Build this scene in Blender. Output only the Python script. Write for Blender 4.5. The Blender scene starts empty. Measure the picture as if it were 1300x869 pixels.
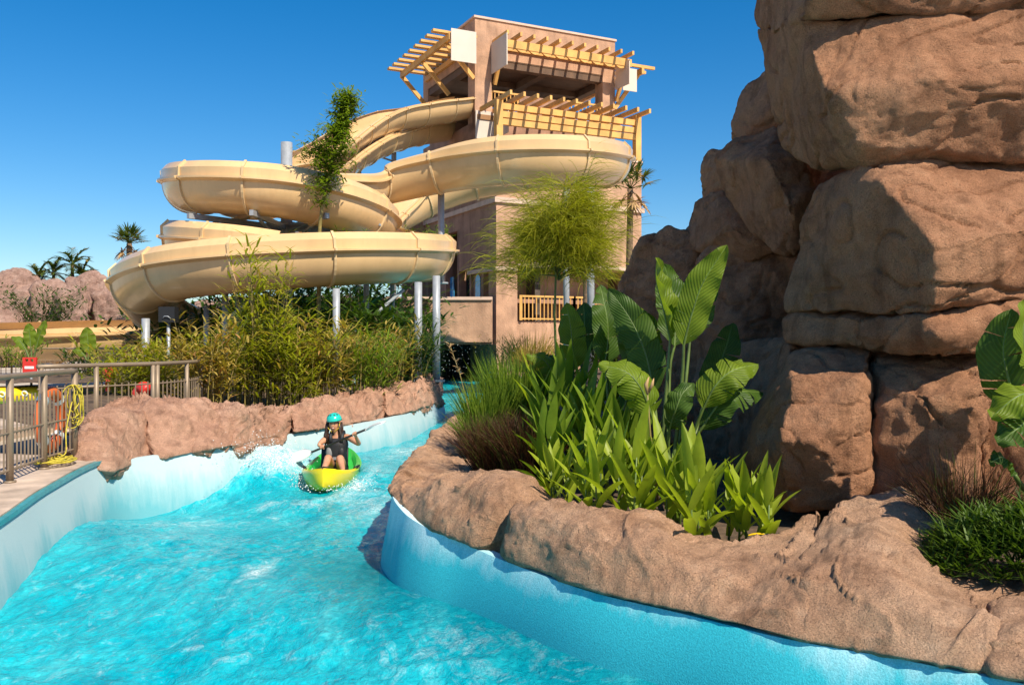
import bpy, bmesh, math, random
import numpy as np
from mathutils import Vector, Matrix
from mathutils.geometry import tessellate_polygon

R = math.radians
scene = bpy.context.scene
COL = scene.collection

# ------------------------------------------------------------------ camera, sky, sun, exposure
FPX, HX, HY, CAMZ = 1147.0, 650.0, 434.5, 2.0
K = 1147.0 / 1011.0
cd = bpy.data.cameras.new('camera'); cam = bpy.data.objects.new('camera', cd); COL.objects.link(cam)
cd.sensor_width = 36.0; cd.lens = 36.0 * FPX / 1300.0
cd.clip_start = 0.05; cd.clip_end = 5000
cam.location = (0, 0, CAMZ); cam.rotation_euler = (R(90), 0, 0)
scene.camera = cam

SUN_EL = R(47)
SUN_H = Vector((0.60, -0.80)).normalized()
SUN_DIR = Vector((SUN_H.x * math.cos(SUN_EL), SUN_H.y * math.cos(SUN_EL), math.sin(SUN_EL)))
world = bpy.data.worlds.new('World'); scene.world = world; world.use_nodes = True
wn = world.node_tree; wn.nodes.clear()
sky = wn.nodes.new('ShaderNodeTexSky'); sky.sky_type = 'NISHITA'; sky.sun_disc = False
sky.sun_elevation = SUN_EL
sky.sun_rotation = math.atan2(SUN_H.x, SUN_H.y)
sky.air_density = 1.0; sky.dust_density = 0.45; sky.ozone_density = 4.0; sky.altitude = 0
hs = wn.nodes.new('ShaderNodeHueSaturation'); hs.inputs['Saturation'].default_value = 1.42; hs.inputs['Value'].default_value = 0.70
bg = wn.nodes.new('ShaderNodeBackground'); bg.inputs['Strength'].default_value = 0.125
wo = wn.nodes.new('ShaderNodeOutputWorld')
wn.links.new(sky.outputs[0], hs.inputs['Color']); wn.links.new(hs.outputs[0], bg.inputs[0]); wn.links.new(bg.outputs[0], wo.inputs[0])
sl = bpy.data.lights.new('sun', 'SUN'); sl.energy = 4.5; sl.angle = R(0.5); sl.color = (1.0, 0.90, 0.74)
sun = bpy.data.objects.new('sun', sl); COL.objects.link(sun)
sun.rotation_euler = SUN_DIR.to_track_quat('Z', 'Y').to_euler()
sun.location = (10, -10, 20)
scene.view_settings.view_transform = 'Standard'; scene.view_settings.look = 'None'
scene.view_settings.exposure = 0.66; scene.view_settings.gamma = 1.0
scene.cycles.max_bounces = 7; scene.cycles.diffuse_bounces = 4; scene.cycles.glossy_bounces = 3
scene.cycles.transmission_bounces = 4; scene.cycles.transparent_max_bounces = 6
scene.cycles.use_denoising = True
scene.cycles.sample_clamp_indirect = 6.0

# ------------------------------------------------------------------ coordinates
def W(px, py, d):
    """point seen at photo pixel (px, py) at depth d (depth unit: 1/K metres)"""
    return Vector(((px - HX) / 1011.0 * d, d * K, CAMZ - (py - HY) / 1011.0 * d))
def WY(px, py, Y):
    return Vector(((px - HX) / FPX * Y, Y, CAMZ - (py - HY) / FPX * Y))
def G(px, py, z):
    return WY(px, py, (CAMZ - z) * FPX / (py - HY))

# ------------------------------------------------------------------ numpy noise
_rng = np.random.RandomState(7)
_perm = np.tile(_rng.permutation(256), 3)
_grad = _rng.normal(size=(256, 3)); _grad /= np.linalg.norm(_grad, axis=1)[:, None]
def perlin(p):
    p = np.asarray(p, float)
    i = np.floor(p).astype(int); f = p - i; i &= 255
    u = f * f * f * (f * (f * 6 - 15) + 10)
    def g(dx, dy, dz):
        h = _perm[_perm[_perm[i[:, 0] + dx] + i[:, 1] + dy] + i[:, 2] + dz]
        return np.einsum('ij,ij->i', _grad[h], f - np.array([dx, dy, dz]))
    x0 = g(0,0,0) + u[:,0] * (g(1,0,0) - g(0,0,0)); x1 = g(0,1,0) + u[:,0] * (g(1,1,0) - g(0,1,0))
    x2 = g(0,0,1) + u[:,0] * (g(1,0,1) - g(0,0,1)); x3 = g(0,1,1) + u[:,0] * (g(1,1,1) - g(0,1,1))
    y0 = x0 + u[:,1] * (x1 - x0); y1 = x2 + u[:,1] * (x3 - x2)
    return (y0 + u[:,2] * (y1 - y0)) * 1.5
def fbm(p, o=4, gain=0.5):
    a, s, t = 1.0, 1.0, 0
    for k in range(o):
        t = t + a * perlin(np.asarray(p) * s + k * 17.3); a *= gain; s *= 2.03
    return t
def sstep(a, b, x):
    t = np.clip((x - a) / (b - a), 0, 1); return t * t * (3 - 2 * t)

# ------------------------------------------------------------------ objects
ORG = {}
def tag(o, label=None, cat=None, group=None, kind=None):
    if label: o['label'] = label
    if cat: o['category'] = cat
    if group: o['group'] = group
    if kind: o['kind'] = kind
    return o
def thing(name, loc, label, cat, group=None):
    o = bpy.data.objects.new(name, None); COL.objects.link(o)
    o.empty_display_size = 0.1
    o.location = loc; ORG[o.name] = Vector(loc)
    return tag(o, label, cat, group)
def link_mesh(name, me, mat, parent=None, origin=None):
    """me holds world coordinates; they are moved to the object's own origin"""
    if mat is not None: me.materials.append(mat)
    o = bpy.data.objects.new(name, me); COL.objects.link(o)
    if parent is not None:
        o.parent = parent; off = ORG[parent.name]; ORG[o.name] = off
    else:
        off = Vector(origin) if origin is not None else Vector((0, 0, 0))
        o.location = off; ORG[o.name] = off
    if off.length > 0: me.transform(Matrix.Translation(-off))
    return o
def np_mesh(name, v, f, smooth=True):
    me = bpy.data.meshes.new(name)
    v = np.asarray(v, np.float32); f = np.asarray(f, np.int32)
    me.vertices.add(len(v)); me.vertices.foreach_set('co', v.ravel())
    k = f.shape[1]
    me.loops.add(f.size); me.loops.foreach_set('vertex_index', f.ravel())
    me.polygons.add(len(f)); me.polygons.foreach_set('loop_start', np.arange(0, f.size, k, dtype=np.int32))
    me.polygons.foreach_set('use_smooth', np.full(len(f), smooth))
    me.update(calc_edges=True); me.validate()
    return me

class MB:
    def __init__(s): s.v = []; s.f = []; s.uv = []
    def add(s, vs, fs, uvs=None):
        b = len(s.v); s.v += [tuple(p) for p in vs]
        for i, f in enumerate(fs):
            s.f.append(tuple(b + k for k in f)); s.uv.append(uvs[i] if uvs else None)
    def hexa(s, p):
        """8 points: bottom ring 0-3 (counter-clockwise from above), top ring 4-7"""
        s.add(p, [(3,2,1,0),(4,5,6,7),(0,1,5,4),(1,2,6,5),(2,3,7,6),(3,0,4,7)])
    def box(s, lo, hi):
        x0,y0,z0 = lo; x1,y1,z1 = hi
        s.hexa([(x0,y0,z0),(x1,y0,z0),(x1,y1,z0),(x0,y1,z0),(x0,y0,z1),(x1,y0,z1),(x1,y1,z1),(x0,y1,z1)])
    def beam(s, p, q, w, h, up=(0,0,1)):
        p = Vector(p); q = Vector(q); t = (q - p).normalized(); up = Vector(up)
        if abs(t.dot(up)) > .98: up = Vector((1,0,0))
        sd = t.cross(up).normalized(); u = sd.cross(t)
        a, b = sd * w / 2, u * h / 2
        s.hexa([p-a-b, q-a-b, q+a-b, p+a-b, p-a+b, q-a+b, q+a+b, p+a+b])
    def tube(s, pts, rad, n=8, cap=True):
        pts = [Vector(p) for p in pts]
        if not hasattr(rad, '__len__'): rad = [rad] * len(pts)
        t0 = (pts[1] - pts[0]).normalized()
        ref = Vector((0,0,1)) if abs(t0.z) < .9 else Vector((1,0,0))
        nrm = t0.cross(ref).normalized(); rings = []
        b = len(s.v)
        for i, p in enumerate(pts):
            t = (pts[min(i+1, len(pts)-1)] - pts[max(i-1, 0)]).normalized()
            nrm = (nrm - t * nrm.dot(t)).normalized(); bn = t.cross(nrm)
            for k in range(n):
                a = 2*math.pi*k/n; s.v.append(tuple(p + (nrm*math.cos(a) + bn*math.sin(a)) * rad[i]))
        for i in range(len(pts)-1):
            for k in range(n):
                k2 = (k+1) % n
                s.f.append((b+i*n+k, b+i*n+k2, b+(i+1)*n+k2, b+(i+1)*n+k)); s.uv.append(None)
        if cap:
            s.f.append(tuple(b+k for k in range(n))[::-1]); s.uv.append(None)
            s.f.append(tuple(b+(len(pts)-1)*n+k for k in range(n))); s.uv.append(None)
    def build(s, name, mat, parent=None, smooth=False, origin=None):
        me = bpy.data.meshes.new(name)
        me.from_pydata(s.v, [], s.f)
        if any(u is not None for u in s.uv):
            l = me.uv_layers.new(name='UVMap'); k = 0
            for poly, u in zip(me.polygons, s.uv):
                for j in range(poly.loop_total):
                    l.data[poly.loop_start + j].uv = u[j] if u else (0, 0)
        if smooth:
            me.polygons.foreach_set('use_smooth', [True] * len(me.polygons))
        me.update()
        return link_mesh(name, me, mat, parent, origin)

def catmull(pts, n):
    """n samples through control points (any dimension)"""
    P = np.array([list(p) for p in pts], float)
    P = np.vstack([2*P[0]-P[1], P, 2*P[-1]-P[-2]])
    m = len(P) - 3; out = []
    for t in np.linspace(0, m, n):
        i = min(int(t), m-1); u = t - i
        a, b, c, d = P[i], P[i+1], P[i+2], P[i+3]
        out.append(.5*((2*b) + (c-a)*u + (2*a-5*b+4*c-d)*u*u + (3*b-a-3*c+d)*u**3))
    return np.array(out)
def resample(P, n):
    P = np.asarray(P); s = np.r_[0, np.cumsum(np.linalg.norm(np.diff(P[:, :3], axis=0), axis=1))]
    t = np.linspace(0, s[-1], n)
    return np.column_stack([np.interp(t, s, P[:, k]) for k in range(P.shape[1])])

# ------------------------------------------------------------------ materials
def newmat(name):
    m = bpy.data.materials.new(name); m.use_nodes = True
    nt = m.node_tree; b = nt.nodes['Principled BSDF']
    return m, nt, b
def N(nt, typ, **kw):
    n = nt.nodes.new(typ)
    for k, v in kw.items(): setattr(n, k, v)
    return n
def noise_node(nt, scale, detail=4, rough=.55, vec=None, stretch=None):
    n = N(nt, 'ShaderNodeTexNoise'); n.inputs['Scale'].default_value = scale
    n.inputs['Detail'].default_value = detail; n.inputs['Roughness'].default_value = rough
    tc = N(nt, 'ShaderNodeNewGeometry'); src = tc.outputs['Position']
    if stretch:
        mp = N(nt, 'ShaderNodeMapping'); mp.inputs['Scale'].default_value = stretch
        nt.links.new(src, mp.inputs['Vector']); src = mp.outputs[0]
    nt.links.new(src, n.inputs['Vector'])
    return n
def ramp(nt, fac, stops):
    r = N(nt, 'ShaderNodeValToRGB'); e = r.color_ramp.elements
    while len(e) < len(stops): e.new(.5)
    for el, (p, c) in zip(e, stops):
        el.position = p; el.color = (*c, 1) if len(c) == 3 else c
    nt.links.new(fac, r.inputs['Fac']); return r
def mix(nt, fac, a, b, blend='MIX'):
    m = N(nt, 'ShaderNodeMix', data_type='RGBA', blend_type=blend)
    if isinstance(fac, (int, float)): m.inputs[0].default_value = fac
    else: nt.links.new(fac, m.inputs[0])
    for s, x in ((6, a), (7, b)):
        if isinstance(x, tuple): m.inputs[s].default_value = (*x, 1)
        else: nt.links.new(x, m.inputs[s])
    return m.outputs[2]
def bump(nt, h, dist, strength=1.0, prev=None):
    b = N(nt, 'ShaderNodeBump'); b.inputs['Distance'].default_value = dist; b.inputs['Strength'].default_value = strength
    nt.links.new(h, b.inputs['Height'])
    if prev is not None: nt.links.new(prev, b.inputs['Normal'])
    return b.outputs[0]
def plain(name, col, rough=.6, metal=0.0, var=.12, scale=3.0, bmp=.0, bscale=40, spec=.5, coat=0, streak=0, vary=0):
    m, nt, b = newmat(name)
    n = noise_node(nt, scale, 5)
    lo = tuple(c * (1 - var*1.6) for c in col); hi = tuple(min(1, c * (1 + var)) for c in col)
    r = ramp(nt, n.outputs[0], [(.3, lo), (.7, hi)])
    c = r.outputs[0]
    if streak:
        s1 = noise_node(nt, 3.2, 6, .65, stretch=(1, 1, .13)); s2 = noise_node(nt, .8, 3)
        sr = ramp(nt, s1.outputs[0], [(.33, (1-streak, 1-streak*1.05, 1-streak*1.1)), (.52, (1, 1, 1)), (.75, (1+streak*.3,)*3)])
        c = mix(nt, ramp(nt, s2.outputs[0], [(.38, (.25, .25, .25)), (.6, (1, 1, 1))]).outputs[0], c, mix(nt, 1.0, c, sr.outputs[0], 'MULTIPLY'))
    if vary:
        oi = N(nt, 'ShaderNodeObjectInfo'); vr = ramp(nt, oi.outputs['Random'], [(0, (1-vary, 1-vary*.9, 1-vary*.7)), (1, (1+vary*.4, 1+vary*.45, 1+vary*.7))])
        c = mix(nt, 1.0, c, vr.outputs[0], 'MULTIPLY')
    nt.links.new(c, b.inputs['Base Color'])
    b.inputs['Roughness'].default_value = rough; b.inputs['Metallic'].default_value = metal
    b.inputs['Specular IOR Level'].default_value = spec
    if coat: b.inputs['Coat Weight'].default_value = coat
    if bmp:
        n2 = noise_node(nt, bscale, 4)
        nt.links.new(bump(nt, n2.outputs[0], bmp), b.inputs['Normal'])
    return m
def rock_mat(name, dark, mid, light, fine=1.0):
    m, nt, b = newmat(name)
    n1 = noise_node(nt, 1.1, 6, .6)
    n2 = noise_node(nt, 7.0, 6, .65)
    n3 = noise_node(nt, 2.4, 5, .6, stretch=(1, 1, 2.2))
    c1 = ramp(nt, n1.outputs[0], [(.30, dark), (.47, mid), (.72, light)])
    c2 = ramp(nt, n2.outputs[0], [(.30, tuple(x*.62 for x in mid)), (.55, mid), (.75, tuple(min(1, x*1.15) for x in light))])
    c = mix(nt, .45, c1.outputs[0], c2.outputs[0])
    st = ramp(nt, n3.outputs[0], [(.30, (.7, .7, .7)), (.46, (0, 0, 0))])          # mineral staining
    c = mix(nt, st.outputs[0], c, tuple(x*.80 for x in dark))
    drip = noise_node(nt, 5.5, 5, .6, stretch=(1, 1, .12))
    dr = ramp(nt, drip.outputs[0], [(.34, (.62, .60, .58)), (.48, (1, 1, 1)), (.66, (1.0, 1.0, 1.0)), (.78, (1.16, 1.13, 1.1))])
    c = mix(nt, .75, c, dr.outputs[0], 'MULTIPLY')
    grain = noise_node(nt, 120, 3, .7)
    gr = ramp(nt, grain.outputs[0], [(.33, (.42, .40, .38)), (.47, (.95, .95, .95)), (.6, (1.05, 1.04, 1.03)), (.72, (1.28, 1.25, 1.22))])
    c = mix(nt, .8, c, gr.outputs[0], 'MULTIPLY')
    nt.links.new(c, b.inputs['Base Color'])
    b.inputs['Roughness'].default_value = .88; b.inputs['Specular IOR Level'].default_value = .25
    v = N(nt, 'ShaderNodeTexVoronoi'); v.inputs['Scale'].default_value = 38
    g = N(nt, 'ShaderNodeNewGeometry'); nt.links.new(g.outputs['Position'], v.inputs['Vector'])
    pit = ramp(nt, v.outputs['Distance'], [(.0, (0, 0, 0)), (.28, (1, 1, 1))])
    big = noise_node(nt, 9, 8, .68)
    nb = bump(nt, big.outputs[0], .10*fine, 1.0)
    nb = bump(nt, pit.outputs[0], .02*fine, .7, nb)
    fn = noise_node(nt, 75, 5, .7)
    nb = bump(nt, fn.outputs[0], .030*fine, 1.0, nb)
    nt.links.new(nb, b.inputs['Normal'])
    return m
def leaf_mat(name, dark, light, trans=.35, rough=.42, veins=0, tip=None):
    m, nt, b = newmat(name)
    g = N(nt, 'ShaderNodeNewGeometry')
    r = ramp(nt, g.outputs['Random Per Island'], [(0, dark), (1, light)])
    c = r.outputs[0]
    n = noise_node(nt, 9, 3)
    c = mix(nt, .35, c, ramp(nt, n.outputs[0], [(.3, tuple(x*.55 for x in dark)), (.7, light)]).outputs[0])
    if tip:
        gt = ramp(nt, g.outputs['Random Per Island'], [(.86, (0,0,0)), (.90, (1,1,1))])
        c = mix(nt, gt.outputs[0], c, tip)
    if veins:
        uv = N(nt, 'ShaderNodeUVMap'); sp = N(nt, 'ShaderNodeSeparateXYZ'); nt.links.new(uv.outputs[0], sp.inputs[0])
        ab = N(nt, 'ShaderNodeMath', operation='ABSOLUTE'); nt.links.new(sp.outputs[1], ab.inputs[0])
        a1 = N(nt, 'ShaderNodeMath', operation='MULTIPLY_ADD'); nt.links.new(ab.outputs[0], a1.inputs[0]); a1.inputs[1].default_value = -.18; nt.links.new(sp.outputs[0], a1.inputs[2])
        a2 = N(nt, 'ShaderNodeMath', operation='MULTIPLY'); nt.links.new(a1.outputs[0], a2.inputs[0]); a2.inputs[1].default_value = veins
        sn = N(nt, 'ShaderNodeMath', operation='SINE'); nt.links.new(a2.outputs[0], sn.inputs[0])
        rr = ramp(nt, ab.outputs[0], [(.0, (1,1,1)), (.07, (0,0,0))])
        c = mix(nt, rr.outputs[0], c, tuple(min(1, x*1.9) for x in light))
        sh = ramp(nt, sn.outputs[0], [(0, (.80,.80,.80)), (1, (1.1,1.1,1.1))])
        c = mix(nt, .8, c, sh.outputs[0], 'MULTIPLY')
        nt.links.new(bump(nt, sn.outputs[0], .004, .4), b.inputs['Normal'])
    nt.links.new(c, b.inputs['Base Color']); b.inputs['Roughness'].default_value = rough
    b.inputs['Specular IOR Level'].default_value = .2
    tr = N(nt, 'ShaderNodeBsdfTranslucent')
    tc = mix(nt, 1.0, c, (1.5, 1.6, .5), 'MULTIPLY'); nt.links.new(tc, tr.inputs[0])
    ms = N(nt, 'ShaderNodeMixShader'); ms.inputs[0].default_value = trans
    out = nt.nodes['Material Output']
    nt.links.new(b.outputs[0], ms.inputs[1]); nt.links.new(tr.outputs[0], ms.inputs[2]); nt.links.new(ms.outputs[0], out.inputs[0])
    return m
# materials used everywhere
M = {}
M['rock'] = rock_mat('cliff rock', (.34, .155, .080), (.55, .268, .142), (.66, .37, .215))
M['kerb'] = rock_mat('kerb rock', (.42, .225, .13), (.64, .375, .228), (.74, .50, .335), .8)
M['pinkrock'] = rock_mat('pink kerb rock', (.42, .215, .14), (.64, .36, .24), (.74, .48, .345), .8)
M['farrock'] = rock_mat('far rock', (.36, .20, .155), (.58, .36, .28), (.72, .52, .43), 2.0)
M['deck'] = plain('concrete deck', (.50, .38, .29), .85, var=.28, scale=2.6, bmp=.004, bscale=60)
M['soil'] = plain('soil', (.11, .07, .042), .95, var=.4, scale=6, bmp=.03, bscale=14)
M['ground'] = plain('pale fill bounce ground', (.50, .41, .32), .95, var=.25, scale=.4)  # unseen ground kept pale to bounce fill onto the shaded rock faces
M['tile'] = plain('teal coping tile', (.03, .27, .30), .35, var=.15, scale=9)
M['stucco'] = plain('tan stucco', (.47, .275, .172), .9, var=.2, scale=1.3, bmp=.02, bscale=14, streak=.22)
M['stucco_shade'] = plain('stucco darkened for shade', (.36, .20, .13), .9, var=.2, scale=1.3, bmp=.012, bscale=18, streak=.25)  # darker copy of the stucco, shade put into the colour of shaded faces
M['trim'] = plain('pale stone trim', (.60, .43, .33), .85, var=.1, scale=2)
M['ceiling'] = plain('brown ceiling with painted shade', (.13, .075, .045), .8, var=.2, scale=2)  # dark tone puts the shade under the roof into ceiling and beams
M['wood'] = plain('honey timber', (.68, .365, .098), .6, var=.16, scale=1.4)
M['wood_dark'] = plain('brown timber', (.30, .15, .06), .65, var=.16, scale=1.4)
M['panel'] = plain('off white panel', (.60, .52, .44), .7, var=.05, scale=1)
M['cave'] = plain('inner wall with painted shade', (.075, .058, .045), .8, var=.3, scale=2, bmp=.05, bscale=5)  # near-black tone paints the shade inside the tunnel and tower bays
M['steel'] = plain('galvanised steel', (.34, .36, .38), .42, metal=.2, var=.1, scale=6)
M['fence'] = plain('bronze fence paint', (.27, .20, .135), .5, metal=.25, var=.1, scale=5)
M['black'] = plain('black plastic', (.012, .012, .013), .5, var=.1)
M['slide'] = plain('tan fibreglass', (.70, .465, .225), .27, var=.07, scale=.8, spec=.5, coat=.25, streak=.10, vary=.07)
M['slide_edge'] = plain('pale fibreglass flange', (.66, .47, .25), .35, var=.08, scale=2)
M['red'] = plain('red plastic', (.62, .035, .025), .4, var=.08)
M['orange'] = plain('orange plastic', (.68, .13, .025), .4, var=.1)
M['yellow'] = plain('yellow vinyl', (.80, .50, .015), .35, var=.06)
M['rope'] = plain('yellow rope', (.52, .42, .04), .8, var=.2, scale=30)
M['white'] = plain('white plastic', (.80, .80, .78), .35, var=.03)
M['window_glass'] = plain('blue window glass', (.05, .28, .55), .15, var=.4, scale=2.5)
M['dark_glass'] = plain('dark opening glass', (.02, .018, .016), .2, var=.2)

# leaves
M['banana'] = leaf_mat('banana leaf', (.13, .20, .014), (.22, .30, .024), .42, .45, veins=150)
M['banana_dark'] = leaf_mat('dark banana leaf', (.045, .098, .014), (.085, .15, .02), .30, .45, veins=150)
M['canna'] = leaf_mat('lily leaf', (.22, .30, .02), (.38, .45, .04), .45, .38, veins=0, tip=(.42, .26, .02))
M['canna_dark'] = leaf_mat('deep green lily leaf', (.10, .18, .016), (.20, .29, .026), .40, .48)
M['bamboo'] = leaf_mat('bamboo leaf', (.19, .23, .016), (.45, .43, .05), .45, .5, tip=(.40, .27, .08))
M['bamboo_dry'] = leaf_mat('dry bamboo leaf', (.27, .22, .04), (.52, .38, .10), .35, .6, tip=(.45, .25, .09))
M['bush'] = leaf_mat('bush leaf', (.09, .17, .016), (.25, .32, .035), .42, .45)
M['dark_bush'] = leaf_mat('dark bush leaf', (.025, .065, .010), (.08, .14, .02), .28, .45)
M['weeping'] = leaf_mat('weeping leaf', (.22, .24, .016), (.42, .39, .03), .42, .5)
M['grass'] = leaf_mat('green grass', (.08, .15, .014), (.21, .29, .03), .34, .45)
M['redgrass'] = leaf_mat('purple brown grass', (.045, .018, .012), (.105, .05, .022), .25, .55, tip=(.07, .10, .015))
M['palm'] = leaf_mat('palm leaf', (.05, .09, .015), (.13, .17, .03), .25, .45, tip=(.34, .22, .08))
M['spiky'] = leaf_mat('spiky ground leaf', (.03, .075, .012), (.13, .20, .03), .34, .45)
M['fan'] = leaf_mat('pale fan palm leaf', (.20, .26, .04), (.36, .38, .07), .35, .45)
M['stem'] = plain('green stem', (.10, .15, .03), .5, var=.25, scale=8)
M['cane'] = plain('yellow cane', (.27, .21, .06), .5, var=.25, scale=8)
M['bark'] = plain('palm bark', (.17, .11, .065), .9, var=.35, scale=9, bmp=.03, bscale=20)
M['straw'] = plain('dead straw frond', (.40, .25, .11), .8, var=.3, scale=9)

# pool wall paint: turquoise with a noisy blend to a paler tone towards the top edge
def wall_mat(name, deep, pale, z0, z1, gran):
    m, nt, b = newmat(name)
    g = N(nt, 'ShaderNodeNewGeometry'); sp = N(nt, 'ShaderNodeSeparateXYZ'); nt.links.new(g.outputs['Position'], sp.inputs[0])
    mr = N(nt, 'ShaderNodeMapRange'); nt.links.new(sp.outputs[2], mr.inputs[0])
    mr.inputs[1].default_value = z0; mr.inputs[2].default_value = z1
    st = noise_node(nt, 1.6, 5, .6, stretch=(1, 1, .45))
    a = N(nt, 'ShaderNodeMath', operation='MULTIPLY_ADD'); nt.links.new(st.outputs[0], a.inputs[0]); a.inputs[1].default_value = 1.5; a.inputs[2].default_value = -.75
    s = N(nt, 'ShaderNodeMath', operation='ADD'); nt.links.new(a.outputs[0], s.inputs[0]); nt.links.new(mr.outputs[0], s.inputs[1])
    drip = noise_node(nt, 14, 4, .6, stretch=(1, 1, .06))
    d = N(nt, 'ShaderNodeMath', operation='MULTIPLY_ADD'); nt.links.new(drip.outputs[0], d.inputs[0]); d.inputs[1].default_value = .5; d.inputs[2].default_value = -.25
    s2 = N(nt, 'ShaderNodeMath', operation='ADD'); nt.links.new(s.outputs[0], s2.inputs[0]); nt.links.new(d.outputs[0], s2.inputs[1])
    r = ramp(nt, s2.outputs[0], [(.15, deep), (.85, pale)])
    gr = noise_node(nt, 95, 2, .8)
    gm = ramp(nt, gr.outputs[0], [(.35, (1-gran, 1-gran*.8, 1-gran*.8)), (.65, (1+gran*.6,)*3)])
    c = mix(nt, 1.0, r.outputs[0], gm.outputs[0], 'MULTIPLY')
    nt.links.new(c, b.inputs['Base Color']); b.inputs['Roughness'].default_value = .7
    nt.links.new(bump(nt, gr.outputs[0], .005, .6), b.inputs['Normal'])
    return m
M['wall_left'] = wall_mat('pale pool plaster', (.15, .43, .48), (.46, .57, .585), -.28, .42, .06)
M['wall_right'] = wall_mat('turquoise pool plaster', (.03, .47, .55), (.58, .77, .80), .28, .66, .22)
M['floor'] = wall_mat('pool floor plaster', (.03, .50, .60), (.06, .58, .66), -2, 0, .05)

# ------------------------------------------------------------------ the two lips of the river
left_ctl = [(-2.5, -4, .6), (-2.55, 1, .6), (-3.2, 4, .6)] + [tuple(G(x, y, .6)) for x, y in
            ((0, 660), (65, 616), (135, 582))]
left_ctl += [tuple(WY(218, 568, 11.95)), tuple(G(292, 561, .6)), tuple(G(346, 549, .6)), tuple(G(414, 539, .6)), tuple(G(469, 530, .6)), tuple(G(521, 519, .6)),
             tuple(G(561, 504, .52)), (-2.3, 24.6, .6), (-4.2, 26.6, .6), (-6.4, 31, .6), (-7, 38, .6), (-7, 52, .6)]
right_ctl = [(7, -4, .5), (6.2, 0, .5), (4.2, 2.9, .5)] + [tuple(G(x, y, z)) for x, y, z in
            ((1299, 852, .5), (1150, 823, .5), (998, 797, .5), (861, 765, .5), (741, 737, .5), (641, 702, .52), (588, 680, .56), (540, 660, .62), (508, 638, .68), (498, 612, .70))]
right_ctl += [tuple(G(524, 578, .66)), tuple(G(547, 560, .66)), tuple(G(557, 544, .66)), (-.75, 16.2, .66), (.1, 20, .66), (.6, 25, .66), (.5, 32, .66), (.2, 40, .6), (-.4, 44.0, .6), (-1.2, 45.2, .6), (-1.6, 52, .6)]
LEFT = resample(catmull(left_ctl, 400), 420); RIGHT = resample(catmull(right_ctl, 400), 420)

# ground: one sheet with the river cut out of it
def pushed(P, sg, d=.06):
    T = np.gradient(P[:, :2], axis=0); T /= np.linalg.norm(T, axis=1)[:, None]
    return [Vector((p[0]-t[1]*sg*d, p[1]+t[0]*sg*d, .42)) for p, t in zip(P, T)]
loopL = pushed(LEFT, 1); loopR = pushed(RIGHT, -1)
hole = loopL + loopR[::-1]
outer = [Vector((-1600, -300, .42)), Vector((1600, -300, .42)), Vector((1600, 2600, .42)), Vector((-1600, 2600, .42))]
tri = tessellate_polygon([outer, hole])
gm = MB(); gm.add(outer + hole, [tuple(t) for t in tri])
g = gm.build('ground', M['ground']); g['kind'] = 'structure'
if sum(p.normal.z for p in g.data.polygons) < 0: g.data.flip_normals()

# pool walls (each a thick strip following the lip) and floor
def river_wall(name, P, mat, inward_sign, label, top_extra=0.0):
    mb = MB(); n = len(P); th = .10
    T = np.gradient(P[:, :2], axis=0); T /= np.linalg.norm(T, axis=1)[:, None]
    Nn = np.column_stack([-T[:, 1], T[:, 0]]) * inward_sign           # away from the water
    prof = [(-.16, -1.6), (-.13, -.5), (-.11, -.1), (-.085, .12), (-.045, .32), (.012, None), (th, None), (th, -1.6)]
    vs = []
    for i in range(n):
        for off, z in prof:
            zz = P[i, 2] + (top_extra if P[i, 1] > 10.9 or inward_sign < 0 else -.045) if z is None else z
            vs.append((P[i, 0] + Nn[i, 0]*off, P[i, 1] + Nn[i, 1]*off, zz))
    m = len(prof); fs = []
    for i in range(n-1):
        for k in range(m-1):
            q = (i*m+k, i*m+k+1, (i+1)*m+k+1, (i+1)*m+k)
            fs.append(q if inward_sign > 0 else q[::-1])
    mb.add(vs, fs)
    o = mb.build(name, mat, smooth=True); o['kind'] = 'structure'; o.data.set_sharp_from_angle(angle=R(35))
    return o
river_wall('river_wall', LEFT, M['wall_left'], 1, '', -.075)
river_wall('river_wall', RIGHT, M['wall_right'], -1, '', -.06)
nv, nu = len(LEFT), 30
v = []
for i in range(nv):
    for k in range(nu):
        t = -.02 + 1.04*k/(nu-1); p = LEFT[i]*(1-t) + RIGHT[i]*t
        e = min(abs(1-t), 1)
        v.append((p[0], p[1], -1.35 + .55*math.exp(-(e/.12)**2)))
f = [(i*nu+k, i*nu+k+1, (i+1)*nu+k+1, (i+1)*nu+k) for i in range(nv-1) for k in range(nu-1)]
# strip pairing is uneven, so the floor is a plain sheet below it as well
pf = link_mesh('pool_floor', np_mesh('pool_floor', np.array([(-9,-4.5,-1.42),(8,-4.5,-1.42),(8,53,-1.42),(-9,53,-1.42)]), [(0,1,2,3)]), M['floor']); pf['kind'] = 'structure'

# ------------------------------------------------------------------ water
def inside(poly, X, Y):
    ins = np.zeros(X.shape, bool); j = len(poly)-1
    for i in range(len(poly)):
        xi, yi = poly[i]; xj, yj = poly[j]
        c = ((yi > Y) != (yj > Y)) & (X < (xj-xi)*(Y-yi)/(yj-yi+1e-12)+xi)
        ins ^= c; j = i
    return ins
def dist_poly(P, X, Y):
    d = np.full(X.shape, 1e9)
    for p in P[::2]: d = np.minimum(d, (X-p[0])**2 + (Y-p[1])**2)
    return np.sqrt(d)
ys = [-4.0]
while ys[-1] < 52:
    y = ys[-1]; ys.append(y + (.10 if y < 3.6 else .028 + max(0, y-6)*.0042))
ys = np.array(ys)
xs = np.r_[np.arange(-7.2, -5.2, .2), np.arange(-5.2, 2.6, .03), np.arange(2.6, 7.3, .1)]
X, Y = np.meshgrid(xs, ys); X = X.ravel(); Y = Y.ravel()
dL = dist_poly(LEFT, X, Y); dR = dist_poly(RIGHT, X, Y)
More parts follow.
